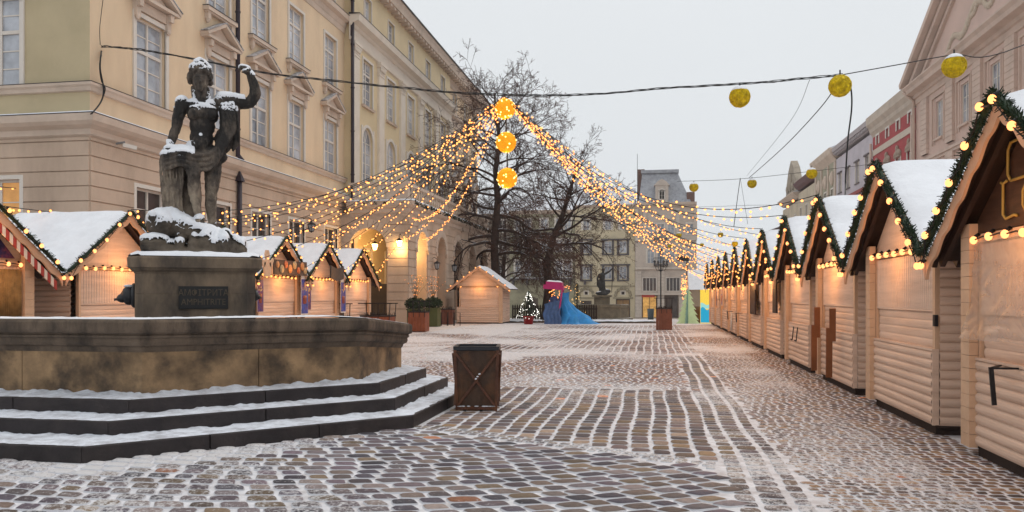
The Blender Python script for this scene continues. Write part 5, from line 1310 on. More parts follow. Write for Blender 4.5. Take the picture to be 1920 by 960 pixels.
# hinges second hut near side
mb=MB()
for z in (1.25,2.0): mb.box(WD/2-.03,WD/2+.03,-.06,-.02,z,z+.13)
mb.build('hinge',dark_m,RH[1])
plank_m=M('brown_plank',(.22,.08,.03),.5,.2,3)
for i,(x,t) in enumerate(((-.75,.1),(.55,.1))):
    mb=MB(); mb.bar((x,-.22,1.38),(x-t,-.20,.82),.10,.05,(1,0,0)); mb.bar((x-t*.6,-.26,1.05),(x-t*1.8,-.24,.2),.10,.05,(1,0,0))
    on_hut(RH[2],'leaning_plank',mb,plank_m,('brown plank pair at the far end of the third hut front','brown plank pair at the near end of the third hut front')[i],'planks','brown planks on the third hut')
for i,x in enumerate((-.35,.15)): 
    mb=MB(); mb.bar((x,-.09,.9),(x,-.12,.6),.02,.02); mb.bar((x,-.12,.6),(x+.05,-.16,.62),.02,.02); mb.build('hook',dark_m,RH[3])
def dark_panel(h,x0,x1,z0,z1,lab):
    mb=MB(); mb.box(x0,x1,-.17,-.13,z0,z1); mb.box(x0+.03,x1-.03,-.175,-.17,z0+.03,z1-.03); return on_hut(h,'dark_board',mb,dkpan,lab,'board')
dark_panel(RH[4],-.35+1.0,1.28,1.15,2.1,'tall dark board at the near corner of the fifth hut')
dark_panel(RH[5],-.55,.75,1.02,2.02,'square dark board covering the shutter of the sixth hut')
mb=MB(); mb.box(WD/2-.02,WD/2+.22,-.2,-.0,1.0,2.1); 
poster_blue=None
def poster(h,x,z0,w,hh,lab,kind=0,y=-.16,group='posters on the market huts'):
    t=thing('poster',tuple(hl2w(h,x,y,z0)),lab,'poster',group,h.rotation_euler[2])
    mb=MB(); mb.box(-w/2,w/2,0,.012,0,hh); mb.build('board',M('poster_white',(.70,.66,.62),.5,.04,3),t)
    bg=M('poster_blue',(.03,.07,.32),.4,.5,5,dirt=(.25,.1,.2),dscale=6,damt=.8) if kind==0 else M('poster_purple',(.07,.04,.17),.4,.5,5,dirt=(.3,.07,.05),dscale=6,damt=.8)
    mb=MB(); mb.box(-w/2+.015,w/2-.015,-.003,0,.04,hh*.88) if kind==0 else mb.box(-w/2+.002,w/2-.002,-.003,0,.0,hh*.9); mb.build('print',bg,t)
    if kind: 
        mb=MB(); mb.box(-w/2+.002,w/2-.002,-.003,0,hh*.9,hh); mb.build('top_band',M('poster_red',(.5,.08,.03),.4),t)
    mb=MB(); c=hh*.40; mb.lathe([(w*.24,c-.16),(w*.28,c),(w*.26,c+.09),(w*.1,c+.1)],10,(0,.0,0)); v=[(x_,min(y_,-.004)*.15-.003,z_) for x_,y_,z_ in mb.v]; mb.v=v; mb.build('mug_picture',M('poster_mug',(.24,.05,.03),.4),t)
    mb=MB()
    for k in range(5): mb.ell((rnd(-.3,.3)*w,-.005,hh*.62+rnd(-.08,.1)),(.035,.004,.03),8,5)
    mb.build('picture_spots',M('poster_spots',(.6,.4,.2),.4,.4,9),t)
    return t
poster(RH[8],-.2,1.15,.45,.85,'blue poster on the far part of the right row',0); poster(RH[9],.3,1.1,.5,.95,'purple poster on the tenth hut of the right row',1)
for n,lab,x,w,z0,z1 in ((6,'white plastic scrap on the seventh hut shutter',.1,.7,1.55,2.1),(7,'white plastic scrap on the eighth hut shutter',.2,.6,1.5,2.08)):
    on_hut(RH[n],'plastic_sheet',sheet(x-w/2,x+w/2,z0,z1,y=-.06,flare=.05,n=24,seed=n),pl,lab,'plastic sheet')
mb=MB(); mb.tube([(-.2,-.09,.95),(-.22,-.11,.2),(.12,-.11,.2),(.1,-.09,.9)],.02,6); mb.box(-.2,.1,-.1,-.085,.25,.8); on_hut(RH[7],'folded_stand',mb,M('white_paint_metal',(.6,.6,.6),.4),'small white folded stand leaning on the eighth hut','stand')
bracket(RH[6],.1,.965,'bent metal bracket on the counter of the seventh hut'); bracket(RH[7],.5,.965,'bent metal bracket on the counter of the eighth hut')
# rubbish of slush along the huts is in the ground; power box
# --- left row: fronts face the street
XL=-10.95
LY=[11.15,14.9,18.45,22.0,25.15,28.35]
LH=[]
names=['nearest hut of the left row with a striped gable trim and a bamboo mat','second left row hut, snowy roof and two metal brackets, beside the pedestal','third left row hut, hidden behind the statue pedestal','fourth left row hut with a sign of round dishes in its gable','fifth left row hut with a dark curved sign in its gable','sixth and farthest left row hut beside the lit portico arch']
for n,y in enumerate(LY):
    nm=['nearest']+ORD[1:]; nm=nm[n]
    LH.append(make_hut((XL,y,0),R(90),-1,names[n],'market huts in the left row','fir garland on the gable of the %s hut of the left row'%nm,'warm bulb string on the %s hut of the left row'%nm,far=n>2,gi=n,batten=9,energy=15))
l0,l1,l2,l3,l4,l5=LH
# striped trim and sign on nearest
mb=MB(); mw=MB()
for i in range(22):
    q0,q1=i/22,(i+.9)/22
    for sg in (-1,1):
        P=[(sg*q0*HW*.95,HR-.17-q0*(HR-HE)),(sg*q1*HW*.95,HR-.17-q1*(HR-HE)),(sg*q1*HW*.95,HR-.33-q1*(HR-HE)),(sg*q0*HW*.95,HR-.33-q0*(HR-HE))]
        if sg>0: P=P[::-1]
        (mb if i%2 else mw).prism(P,-OV-.02,-OV+.0)
mb.build('red_trim_stripes',M('stripe_red',(.38,.05,.04),.6),l0); mw.build('white_trim_stripes',M('stripe_white',(.7,.6,.5),.6),l0)
mb=MB(); mb.prism([(-1.0,2.24),(1.0,2.24),(.62,2.62),(0,2.95),(-.62,2.62)],-.06,-.02); on_hut(l0,'gable_sign',mb,M('sign_navy',(.02,.02,.09),.4,.6,6,dirt=(.30,.07,.10),dscale=7,damt=.8),'dark blue painted sign in the gable of the nearest left row hut','sign')
mb=MB()
for k in range(60): 
    x=.12+k*.0165; mb.tube([(x,-.10+rnd(-.004,.004),2.05),(x+rnd(-.003,.003),-.10,1.22+rnd(-.01,.01))],.008,5)
on_hut(l0,'bamboo_mat',mb,M('bamboo',(.32,.18,.06),.7,.3,9),'rolled out bamboo mat hanging on the nearest left row hut','mat')
# bench & flower table before it
t=thing('garden_bench',(-10.2,11.6,0),'dark wooden bench behind the fountain rim by the nearest left hut','bench',None,R(90)); mb=MB()
for z,y in ((.45,0),(.75,.25),(.9,.27)): mb.box(-.6,.6,y-.05,y+.05 if z<.5 else y+.02,z,z+.06)
mb.build('slats',M('bench_wood',(.05,.03,.025),.6),t); mb=MB()
for x in (-.55,.55): mb.box(x-.03,x+.03,-.15,-.1,0,.45); mb.box(x-.03,x+.03,.22,.28,0,1.08)
mb.build('legs',dark_m,t)
t=thing('bistro_table',(-10.1,10.55,0),'small round table with snow on it beside the dark bench','table'); mb=MB(); mb.lathe([(.02,1.02),(.28,1.02),(.28,1.05),(0,1.05)],16); mb.build('top',dark_m,t); mb=MB(); mb.tube([(0,0,0),(0,0,1.02)],.025,8); mb.lathe([(.2,0),(.2,.02),(.02,.05)],12); mb.build('leg',dark_m,t)
t=thing('sunflower',(-10.0,10.68,.0),'yellow sunflower ornament beside the small round table','ornament'); mb=MB()
for k in range(14):
    a=k/14*6.283; mb.ell((0.03,.09*math.cos(a),.88+.09*math.sin(a)),(.012,.035,.035),8,5)
mb.build('petals',M('petal_yellow',(.75,.42,.02),.6),t); mb=MB(); mb.ell((.04,0,.88),(.02,.055,.055)); mb.tube([(0,0,.88),(0,0,0)],.012,6); mb.build('centre',M('petal_brown',(.08,.04,.015),.7),t)
bracket(l1,-.30,.96,'left one of two metal brackets on the second left row hut'); bracket(l1,.62,.96,'right one of two metal brackets on the second left row hut')
for i,x in enumerate((-.75,.0,.75)): bracket(l3,x,.93,('left','middle','right')[i]+' one of three metal brackets on the fourth left row hut')
# signs
mb=MB(); mb.box(-1.0,1.15,-.45,-.41,2.2,2.62); sg_=on_hut(l3,'dish_sign',mb,M('sign_dark_wood',(.07,.045,.035),.6,.3,5),'dark sign painted with round dishes in the gable of the fourth left row hut','sign')
for k,(x,z,r) in enumerate(((-.82,2.48,.1),(-.55,2.36,.12),(-.3,2.5,.11),(-.02,2.38,.13),(.28,2.5,.12),(.55,2.35,.1),(.8,2.48,.12),(1.0,2.35,.1))):
    mb=MB(); mb.tube([(x,-.453,z),(x,-.47,z)],r,14); mb.build('dish_picture',M('dish_%d'%(k%3),[(.5,.22,.08),(.42,.3,.16),(.5,.14,.05)][k%3],.5,.5,14),sg_)
mb=MB(); n=14
for i in range(n):
    a=-.15+1.1*i/n; b=-.15+1.1*(i+.93)/n; zz=lambda x:2.60-.09*math.sin((x+.15)/1.1*math.pi); P=[(a,zz(a)-.42),(b,zz(b)-.42),(b,zz(b)),(a,zz(a))]; mb.prism(P,-.47,-.42)
on_hut(l4,'curved_sign',mb,M('sign_slate',(.05,.045,.045),.6,.4,12,stretch=(6,1,1)),'dark curved plank sign in the gable of the fifth left row hut','sign')
poster(l3,-1.25,1.15,.34,1.0,'purple poster on the near post of the fourth left row hut',1)
poster(l2,1.05,1.08,.5,1.15,'blue poster on the third left row hut beside the pedestal',0,y=-.2)
poster(l3,1.36,1.0,.5,1.25,'large blue and white poster between the fourth and fifth left row huts',0,y=-.28)
poster(l4,-1.25,1.15,.38,1.0,'narrow purple poster on the near post of the fifth left row hut',1)
poster(l4,1.36,1.0,.45,1.2,'blue and white poster between the fifth and sixth left row huts',0,y=-.28)
# cutout ornament between third and fourth roofs
mb=MB(); 
for P in ([(-.16,0),(.16,0),(.2,.35),(.08,.5),(-.08,.5),(-.2,.35)],[(-.10,.5),(.10,.5),(.12,.62),(.07,.72),(-.07,.72),(-.12,.62)],[(.1,.36),(.33,.52),(.36,.44),(.2,.22)],[(-.2,.22),(-.36,.44),(-.33,.52),(-.1,.36)]): mb.prism(P,-.02,.02)
tag(mb.build('wooden_cutout',wood2,None,loc=(XL+.55,(LY[2]+LY[3])/2+.15,2.12),rz=R(90)),'pale wooden figure cutout standing between the third and fourth left roofs','ornament')
# hut roof behind the nearest ones
t=thing('rear_hut',(-14.2,14.0,0),'grey roofed stall behind the first two left row huts','market hut',None,R(90))
mb=MB(); mb.box(-1.7,1.7,0,1.4,0,2.2); mb.build('wall',M('grey_panel',(.2,.17,.16),.7),t)
mb=MB(); mb.add([(-1.9,-.1,2.3),(1.9,-.1,2.3),(1.9,1.2,3.15),(-1.9,1.2,3.15)],[(0,1,2,3)]); mb.add([(-1.9,-.1,2.2),(1.9,-.1,2.2),(1.9,1.2,3.05),(-1.9,1.2,3.05)],[(3,2,1,0)]); mb.build('roof',M('grey_roof_snowy',(.18,.15,.15),.6,.2,2,dirt=(.6,.62,.65),dscale=2,damt=.8),t)
# --- single hut in the middle of the square (faces the camera)
hx,hy=-9.72,44.4
sh=make_hut((hx,hy,gz(hy)-.05),R(0),-1,'lone market hut in the middle of the square in front of the tall tree',None,'x','warm bulb string along the gable of the lone hut',far=True,garland=False,batten=2,energy=12)
mb=MB(); mb.bar((-1.05,-.07,1.2),(-1.05,-.07,1.45),.03,.03)
sh['group']='free standing huts'
# --- planter boxes with rails
def planter(loc,w,d,h,label,rz=0,rail=True,mat=None):
    t=thing('planter_box',loc,label,'planter','wooden planter boxes on the square',rz)
    mb=MB(); n=int(w/.12)
    for i in range(n): mb.box(-w/2+w*i/n,-w/2+w*(i+.94)/n,-d/2,-d/2+.03,.03,h)
    for i in range(n): mb.box(-w/2+w*i/n,-w/2+w*(i+.94)/n,d/2-.03,d/2,.03,h)
    m=int(d/.12)
    for i in range(m):
        for x in (-w/2,w/2-.03): mb.box(x,x+.03,-d/2+.03+(d-.06)*i/m,-d/2+.03+(d-.06)*(i+.94)/m,.03,h)
    mb.build('boards',mat or M('planter_wood',(.25,.075,.035),.6,.2,4),t)
    mb=MB(); mb.box(-w/2-.02,w/2+.02,-d/2-.02,d/2+.02,h,h+.05); mb.build('soil_rim',M('soil_dark',(.03,.025,.025),.9,.4,8,snow=0),t)
    mb=MB()
    for k in range(int(w*60)): 
        c=Vector((rnd(-w/2,w/2),rnd(-d/2,d/2),h+.05)); mb.tube([c,c+Vector((rnd(-.05,.05),rnd(-.05,.05),rnd(.04,.16)))],[.012,.004],3)
    mb.build('twigs',M('twig_dark',(.03,.025,.02),.8),t)
    if rail:
        mb=MB(); z=h+.5
        for a,b in (((-w/2-.1,-d/2),(w/2+.1,-d/2)),((-w/2-.1,d/2),(w/2+.1,d/2))): mb.bar((a[0],a[1],z),(b[0],b[1],z),.035,.035)
        for x in (-w/2+.02,-w/6,w/6,w/2-.02):
            for y in (-d/2,d/2): mb.bar((x,y,h-.2),(x*1.06,y,z),.025,.025)
        mb.build('rail',dark_m,t)
    return t
planter((onY(630,600,27.2).x,27.2,0),.82,.6,.80,'planter box with a dark rail in front of the fifth left row hut')
planter((onY(704,600,29).x,29,0),1.35,.7,.80,'wide planter box with a dark rail beside the sixth left row hut')
p=gnd=onY(785,600,34); planter((p.x,34,0),.78,.7,.85,'reddish planter box with a rail beside the potted shrubs')
p=onY(840,600,42.6); planter((p.x,42.6,0),.62,.6,.82,'brown planter box without a rail beside the lone hut',rail=False,mat=M('planter_brown',(.13,.05,.035),.7,.2,4))
p=onY(1245,600,37.5); planter((p.x,37.5,0),.72,.7,.98,'wooden planter box with a rail standing alone in the street',mat=M('planter_mid',(.17,.065,.04),.65,.2,4))
# --- metal planter/bin by the steps
t=thing('rusty_planter_box',(-2.44,11.02,0),'rusty brown metal box with crossed braces beside the fountain steps','planter',None,R(9))
rust=M('rusty_panel',(.055,.030,.018),.55,.4,5,bump=.15,dirt=(.16,.06,.02),dscale=3,damt=.6); rustf=M('rusty_frame',(.09,.035,.02),.5,.35,6,bump=.1,dirt=(.2,.08,.03),dscale=4,damt=.5)
def taper(z): return .285+.03*z/.86
def tb(mb,x0,x1,y0,y1,z0,z1): # tapered box: coordinates as fractions of half width
    vs=[]
    for z in (z0,z1):
        s=taper(z)
        for y in (y0,y1):
            for x in (x0,x1): vs.append((x*s,y*s,z))
    mb.add(vs,[(0,2,3,1),(4,5,7,6),(0,1,5,4),(2,6,7,3),(0,4,6,2),(1,3,7,5)])
mb=MB(); 
for a,b,c,d in ((-.93,.93,-.95,-.90),(-.93,.93,.90,.95),(-.95,-.90,-.9,.9),(.90,.95,-.9,.9)): tb(mb,a,b,c,d,.04,.84)
mb.build('panels',rust,t)
mb=MB()
for x in (-1,.87):
    for y in (-1,.87): tb(mb,x,x+.13,y,y+.13,0,.85)
for z0,z1 in ((.03,.075),):
    tb(mb,-.87,.87,-1,-.93,z0,z1); tb(mb,-.87,.87,.93,1,z0,z1); tb(mb,-1,-.93,-.87,.87,z0,z1); tb(mb,.93,1,-.87,.87,z0,z1)
mb.build('frame',rustf,t)
mb=MB(); s0,s1=taper(.1),taper(.8)
for sg in (-1,1):
    a,b=.88*s0,.88*s1
    for (ax,ay,bx,by) in ((-a*sg,-s0*.985,b*sg,-s1*.985),(-a*sg,s0*.985,b*sg,s1*.985)): mb.bar((ax,ay,.09),(bx,by,.80),.03,.055,(0,1,0))
    for (ax,ay,bx,by) in ((-s0*.985,-a*sg,-s1*.985,b*sg),(s0*.985,-a*sg,s1*.985,b*sg)): mb.bar((ax,ay,.09),(bx,by,.80),.03,.055,(1,0,0))
mb.build('cross_braces',rustf,t)
mb=MB(); s=taper(.86)
for a,b,c,d in ((-1.0,1.0,-1.0,-.86),(-1.0,1.0,.86,1.0),(-1.0,-.86,-.86,.86),(.86,1.0,-.86,.86)): mb.box(a*s,b*s,c*s,d*s,.85,.90)
mb.box(-.86*s,.86*s,-.86*s,.86*s,.55,.58)
for a,b,c,d in ((-.86,.86,-.86,-.84),(-.86,.86,.84,.86),(-.86,-.84,-.84,.84),(.84,.86,-.84,.84)): mb.box(a*s,b*s,c*s,d*s,.58,.86)
mb.build('liner',M('dark_liner',(.025,.027,.033),.45,.2,4),t)
mb=MB()
for k in range(16):
    q=rnd(-.12,.2); 
    if random.random()<.6: x=q*taper(.1+.35*(1+q))*.9; z=.45+q*.33; mb.ell((x*.93,-taper(z)*.985-.034,z+.014),(rnd(.008,.02),.008,rnd(.006,.012)),6,4)
    else: mb.ell((rnd(-.24,.24),-.29,.078),(rnd(.02,.05),.012,.008),6,4)
mb.build('snow',snow,t)
# ================================================================ TREES
bark=M('bark_dark',(.055,.035,.028),.9,.35,6,bump=.4,bscale=20,snow=.08)
twigm=M('twig_brown',(.085,.04,.028),.9,.3,6)
def tree(loc,label,trunk,limbs,seed,rmax=.27,twig=1.0,droop=.25):
    t=thing('bare_tree',loc,label,'tree','bare trees on the square'); rg=random.Random(seed)
    T=MB(); B=MB(); F=MB()
    cnt=[0]
    tr=[Vector(p) for p in trunk]; n=len(tr)
    T.tube(tr,[rmax*(1.25 if i==0 else 1)*(1-i/(n-1)*.85) for i in range(n)],12)
    def at_t(s):
        x=s*(n-1); i=min(int(x),n-2); return tr[i].lerp(tr[i+1],x-i), rmax*(1-s*.85)
    def grow(p,d,L,r,lev,dro):
        segs=max(3,int(L/.42)) if lev<3 else 3; pts=[p.copy()]; q=p.copy(); dd=d.normalized(); rs=[r]
        for i in range(segs):
            dd=(dd+Vector((rg.gauss(0,.13),rg.gauss(0,.13),rg.gauss(0,.10)-dro*(.10+.12*i/segs)+ (.05 if dro<.1 else 0)))).normalized()
            q=q+dd*(L/segs); pts.append(q.copy()); rs.append(max(.010,r*(1-.8*(i+1)/segs)))
        (B if lev<2 else F).tube(pts,rs,6 if lev==0 else 4 if lev==1 else 3,cap=False)
        cnt[0]+=1
        if lev>=4 or L<.35: return
        k=int((2.1 if lev==0 else 1.7 if lev==1 else 1.5)*L*twig/(1 if lev<2 else .62))+2
        k=min(k,15)
        for j in range(k):
            s=rg.uniform(.18,1) if lev else rg.uniform(.22,1); i=min(int(s*segs),segs-1); pp=pts[i].lerp(pts[i+1],s*segs-i); base=(pts[i+1]-pts[i]).normalized()
            ax=base.cross(Vector((rg.gauss(0,1),rg.gauss(0,1),rg.gauss(0,1)))).normalized(); a=rg.uniform(.45,1.05); nd=(base*math.cos(a)+ax*math.sin(a))
            grow(pp,nd,L*rg.uniform(.32,.58)*(1.15-s*.45),max(.007,rs[i]*.5),lev+1,dro)
    for (s,az,el,L,dro) in limbs:
        p,r=at_t(s); d=Vector((math.cos(az)*math.cos(el),math.sin(az)*math.cos(el),math.sin(el))); grow(p,d,L,r*.46,0,dro)
    T.build('trunk',bark,t); o=B.build('limbs',bark,t); o=F.build('twigs',twigm,t); o['kind']='stuff' if False else 'thing'
    print('tree branches',cnt[0]); return t
rg=random.Random(3)
L1=[]
for i in range(46):
    s=.25+.75*i/45; az=i*2.4+rg.uniform(-.3,.3)
    if s<.5: el=rg.uniform(-.05,.35); L=rg.uniform(4.2,6.6); d=.55
    elif s<.75: el=rg.uniform(.2,.7); L=rg.uniform(3.6,5.4); d=.3
    else: el=rg.uniform(.5,1.2); L=rg.uniform(2.6,4.4)*(1.35-s*.5); d=.1
    L1.append((s,az,el,L,d))
tree((-10.2,51.5,gz(51.5)),'tallest bare tree with drooping lower limbs behind the lone hut',[(0,0,0),(.05,0,2.5),(-.1,.1,5),(.15,0,8),(.0,0,10),(.25,.1,11.8),(.1,0,13.4),(-.1,.1,15.0)],L1,11,.34)
L2=[]
for i in range(26):
    s=.38+.62*i/25; az=i*2.4+rg.uniform(-.3,.3)
    if s<.6: el=rg.uniform(.0,.5); L=rg.uniform(3.8,5.8); d=.4
    else: el=rg.uniform(.3,1.1); L=rg.uniform(1.9,3.2); d=.12
    L2.append((s,az,el,L,d))
L2.append((.42,0,.25,5.5,.15)); L2.append((.45,.3,.7,5.0,.05))
tree((-7.35,55.5,gz(55.5)),'smaller leaning bare tree behind the blue covered kiosk',[(0,0,0),(.15,0,2.2),(.0,0,4.0),(.5,0,6.0),(1.1,.1,7.4),(1.5,.1,8.8),(1.9,0,10.0),(2.2,.1,11.0)],L2,23,.36)
L3=[]
for i in range(24):
    s=.35+.65*i/23; az=i*2.4+rg.uniform(-.3,.3); L3.append((s,az,rg.uniform(.1,.9),rg.uniform(3,4.8),.3))
tree((-12.4,66,gz(66)),'bare tree farther back between the tall tree and the leaning tree',[(0,0,0),(.1,0,2.2),(.0,0,4.0),(.2,0,6.5),(.1,.1,9.5)],L3,31,.28)
# ================================================================ OVERHEAD CABLES, LANTERN BALLS, LIGHT CURTAINS
CA=Vector((-15.45,20.9)); CB=Vector((9.0,23.2))
def onC(px,py):
    t=(px-CX)/FPX; d=Vector((t*CT-ST,t*ST+CT)) # direction in plan per unit depth
    e=CB-CA; # d*z = CA + e*s
    det=d.x*(-e.y)+e.x*d.y; z=(CA.x*(-e.y)+e.x*CA.y)/det
    return Vector((d.x*z,d.y*z,CAMH+(HY-py)*z/FPX))
main=[onX(190,87,-15.28)]+[onC(px,py) for px,py in ((235,90),(300,99),(400,118),(500,137),(640,153),(760,165),(860,174),(960,178),(1050,179),(1150,174),(1250,165),(1390,157),(1480,150),(1580,140))]
right_end=onC(1785,103); 
wall_r=Vector((18.6,31,13.2))
def dense(P,k=6):
    out=[]
    for i in range(len(P)-1):
        p0=P[max(i-1,0)];p1=P[i];p2=P[i+1];p3=P[min(i+2,len(P)-1)]
        for j in range(k):
            t=j/k; out.append(.5*((2*p1)+(p2-p0)*t+(2*p0-5*p1+4*p2-p3)*t*t+(3*p1-p0-3*p2+p3)*t**3))
    out.append(P[-1]); return out
D=dense(main)
def strand(name,P,r,amp,freq,ph): 
    mb=MB(); Q=[p+Vector((0,math.cos(i*freq+ph)*amp,math.sin(i*freq+ph)*amp+ .02*noise.noise(Vector((i*.4,ph,0))))) for i,p in enumerate(P)]; mb.tube(Q,r,5); return mb
t=thing('overhead_cable',tuple(main[0]),'thick twisted black cable spanning the square above the statue and the trees','cable')
for ph in (0,2.1,4.2): strand('s',D,.011 if ph else .014,.022,.9,ph).build('strand',cable_m,t,world=True)
def cable(P,r,label,k=8):
    mb=MB(); o=P[0]; mb.tube([p-o for p in dense([Vector(p) for p in P],k)],r,5); return tag(mb.build('cable',cable_m,None,loc=tuple(o)),label,'cable','cables hung over the square')
cable([main[-1],onC(1680,122),right_end,onC(1915,86),wall_r],.014,'thin cable running on from the twisted cable to the pink palace')
WX=-15.28
cable([onC(192,88),onX(189,105,WX),onX(188,130,WX),onX(194,165,WX),onX(190,190,WX),onX(172,213,-15.05)],.022,'loop of cable dropping down the town hall corner to its ledge')
cable([onC(194,90),onX(187,120,WX),onX(190,150,WX),onX(197,168,WX),onX(186,196,WX),onX(170,214,-15.05)],.018,'second loop of cable beside the first on the town hall corner')
cable([onX(197,-30,WX),onX(190,25,WX),onX(187,55,WX),onX(188,84,WX)],.010,'thin wire coming down the town hall corner to the cable loop')
cable([main[-1]+Vector((0,0,-.02)),onC(1594,160),onC(1597,200),onC(1590,260),onC(1586,320),onC(1585,352),onY(1584,420,17)],.022,'thick cable hanging from the yellow ball by the third hut roof')
cable([main[-1],onY(1540,200,30),onY(1470,275,38),onY(1405,333,48)],.018,'slack wire from the twisted cable towards the two far yellow balls')
cable([onY(1518,150,25),onY(1480,230,34),onY(1400,330,50)],.008,'thinner wire beside the slack wire towards the far yellow balls')
cable([onY(1270,340,52),onY(1340,338,51),onY(1405,334,50),onY(1480,326,50),onY(1700,300,50)],.014,'level wire carrying the two far yellow balls over the street')
cable([onY(1388,334,50),onY(1383,370,49),onY(1376,425,48)],.02,'short wire hanging from the level wire above the right row huts')
cable([onY(1388,334,50),onY(1402,420,48)],.01,'straight short wire beside the hanging one above the right row huts')
cable([onY(1200,385,62),onY(1300,388,60),onY(1400,385,50),onY(1480,383,40),onY(1560,365,30)],.010,'level wire below the far yellow balls towards the fourth hut')
# lantern balls
ballm=M('yellow_twine',(.80,.58,.01),.7,.3,9,bump=.5,bscale=30,col2=(.60,.40,.008))
ballm2=M('yellow_twine_lit',(.85,.42,.01),.6,.25,9,bump=.5,bscale=30,emis=(1,.45,.02),estr=.35)
def ball_mesh(r,seed,mat):
    rg=random.Random(seed); mb=MB()
    mb.ell((0,0,0),r*.93,20,14,fn=lambda p:1+.02*noise.noise(p*14))
    for k in range(46):
        ax=Vector((rg.gauss(0,1),rg.gauss(0,1),rg.gauss(0,1))).normalized(); a=ax.orthogonal().normalized(); b=ax.cross(a); off=rg.uniform(-.55,.55); rr_=math.sqrt(1-off*off); n=22; P=[]
        a0=rg.uniform(0,6.28); 
        for i in range(n):
            t=a0+i/(n-1)*5.2; P.append((a*math.cos(t)*rr_+b*math.sin(t)*rr_+ax*off)*r*(.96+.03*rg.random()))
        mb.tube(P,r*.028,3,cap=False)
    return mb.mesh('twine_ball',mat)
bmA=ball_mesh(.285,1,ballm); bmB=ball_mesh(.285,2,ballm2)
capm=MB(); 
def scap(r):
    mb=MB(); n=14; rows=5; vs=[];fs=[]
    for i in range(rows+1):
        ph=i/rows*.85
        for k in range(n): t=k/n*6.283; q=1.05+.03*noise.noise(Vector((math.cos(t)*2,math.sin(t)*2,i))); vs.append((r*q*math.sin(ph)*math.cos(t),r*q*math.sin(ph)*math.sin(t),r*(q+.04*(1-i/rows))*math.cos(ph)-(.02 if i==rows else 0)))
    for i in range(rows):
        for k in range(n): fs.append((i*n+k,(i+1)*n+k,(i+1)*n+(k+1)%n,i*n+(k+1)%n))
    mb.add(vs,fs,True); return mb.mesh('snow',snow)
capme=scap(.285)
def ball(loc,label,scale=1,snowy=True,lit=False,hang=.12):
    t=thing('yellow_lantern_ball',loc,label,'lantern ball','yellow lantern balls over the square'); t.scale=(scale,)*3
    link('twine_ball',bmB if lit else bmA,t,rz=random.random()*6)
    if snowy: link('snow',capme,t)
    mb=MB(); mb.tube([(0,0,.26),(0,0,.29+hang)],.02,5); mb.build('hanger',cable_m,t); return t
b=onC(1387,182); ball(tuple(b),'yellow ball alone on the thick cable right of the light curtain apex',hang=.1,snowy=True)
b=onC(1575,161); ball(tuple(b),'yellow ball where the thick cable ends and a cable drops to the huts',1.05,snowy=False)
b=onC(1789,124); ball(tuple(b),'snow capped yellow ball in front of the pink palace',1.08)
for px,py,Y,s,l in ((1301,351,48,.95,'left of the two small far balls on the level wire'),(1410,344,48,.95,'right of the two small far balls on the level wire'),(1522,325,40,.9,'snow capped yellow ball in front of the cream house'),(1273,441,70,.85,'small yellow ball hanging before the upper balcony of the corner mansion'),(1351,440,66,.8,'small yellow ball in the sky left of the far huts'),(1256,461,72,.7,'smallest yellow ball before the arched windows of the corner mansion'),(1378,457,27,.35,'tiny yellow ball on the peak of a far right row hut'),(1316,459,80,.7,'tiny yellow ball low over the far end of the street')):
    p=onY(px,py,Y); ball(tuple(p),l,s)
fairy=MB(); fairy.ell((0,0,0),.024,6,4); fairy_me=fairy.mesh('bulb',fairy_m)
spk=MB(); spk.ell((0,0,0),.02,6,4); spark_me=spk.mesh('bulb',glow('spark_glow',(1,.68,.22),4,False))
APX=onC(947,190); bal=[]
for i,(py,l) in enumerate(((204,'top lit yellow ball at the apex of the light curtain'),(267,'middle lit yellow ball of the three hanging under the apex'),(334,'lowest lit yellow ball of the three hanging under the apex'))):
    p=onC((947,949,951)[i],py); t=ball(tuple(p),l,1.0,snowy=False,lit=True,hang=(.1,.5,.6)[i]); rg=random.Random(i)
    for k in range(34):
        v=Vector((rg.gauss(0,1),rg.gauss(0,1),rg.gauss(0,1))).normalized()*.285; link('bulb',spark_me,t,tuple(v))
    L=bpy.data.lights.new('ball_light','POINT'); L.energy=14; L.color=(1,.55,.15); L.shadow_soft_size=.2; o=bpy.data.objects.new('ball_light',L); S.collection.objects.link(o); o.parent=t; o.location=(0,0,-.45)
NF=[0]
def light_string(A,Bp,sag,label,sp=.22,group='light strings fanning out from the apex'):
    A,Bp=Vector(A),Vector(Bp); L=(Bp-A).length; t=thing('light_string',tuple(A),label,'light string',group); n=min(98,int(L/sp)); P=[]; rg=random.Random(NF[0]); NF[0]+=1
    side=Vector((rg.uniform(-1,1),rg.uniform(-1,1),0))*.25
    f=lambda s:(Bp-A)*s+Vector((0,0,-4*sag*s*(1-s)))+side*math.sin(math.pi*s)
    mb=MB(); mb.tube([f(i/24) for i in range(25)],.008,4,cap=False); mb.build('wire',cable_m,t)
    for i in range(n):
        s=(i+.5+rg.uniform(-.3,.3))/n; p=f(s)+Vector((rg.gauss(0,.03),rg.gauss(0,.03),-.03+rg.gauss(0,.035))); link('bulb',fairy_me,t,tuple(p))
    return t
ap=APX+Vector((0,0,.12))
hutpk=lambda h,dx=0,dz=0:h.location+Matrix.Rotation(h.rotation_euler[2],3,'Z')@Vector((dx,-OV-.05,HR+dz))
for n in range(2,11):
    nm=ORD[n]
    light_string(ap,hutpk(RH[n],0,.08),(1.3,1.05,.9,.85)[n-2] if n<6 else .8,'light string from the apex to the peak of the %s right row hut'%nm)
    if n>3: light_string(ap+Vector((0,.1,0)),hutpk(RH[n],1.5,-.9),.85,'light string from the apex to the near eave of the %s right row hut'%nm)
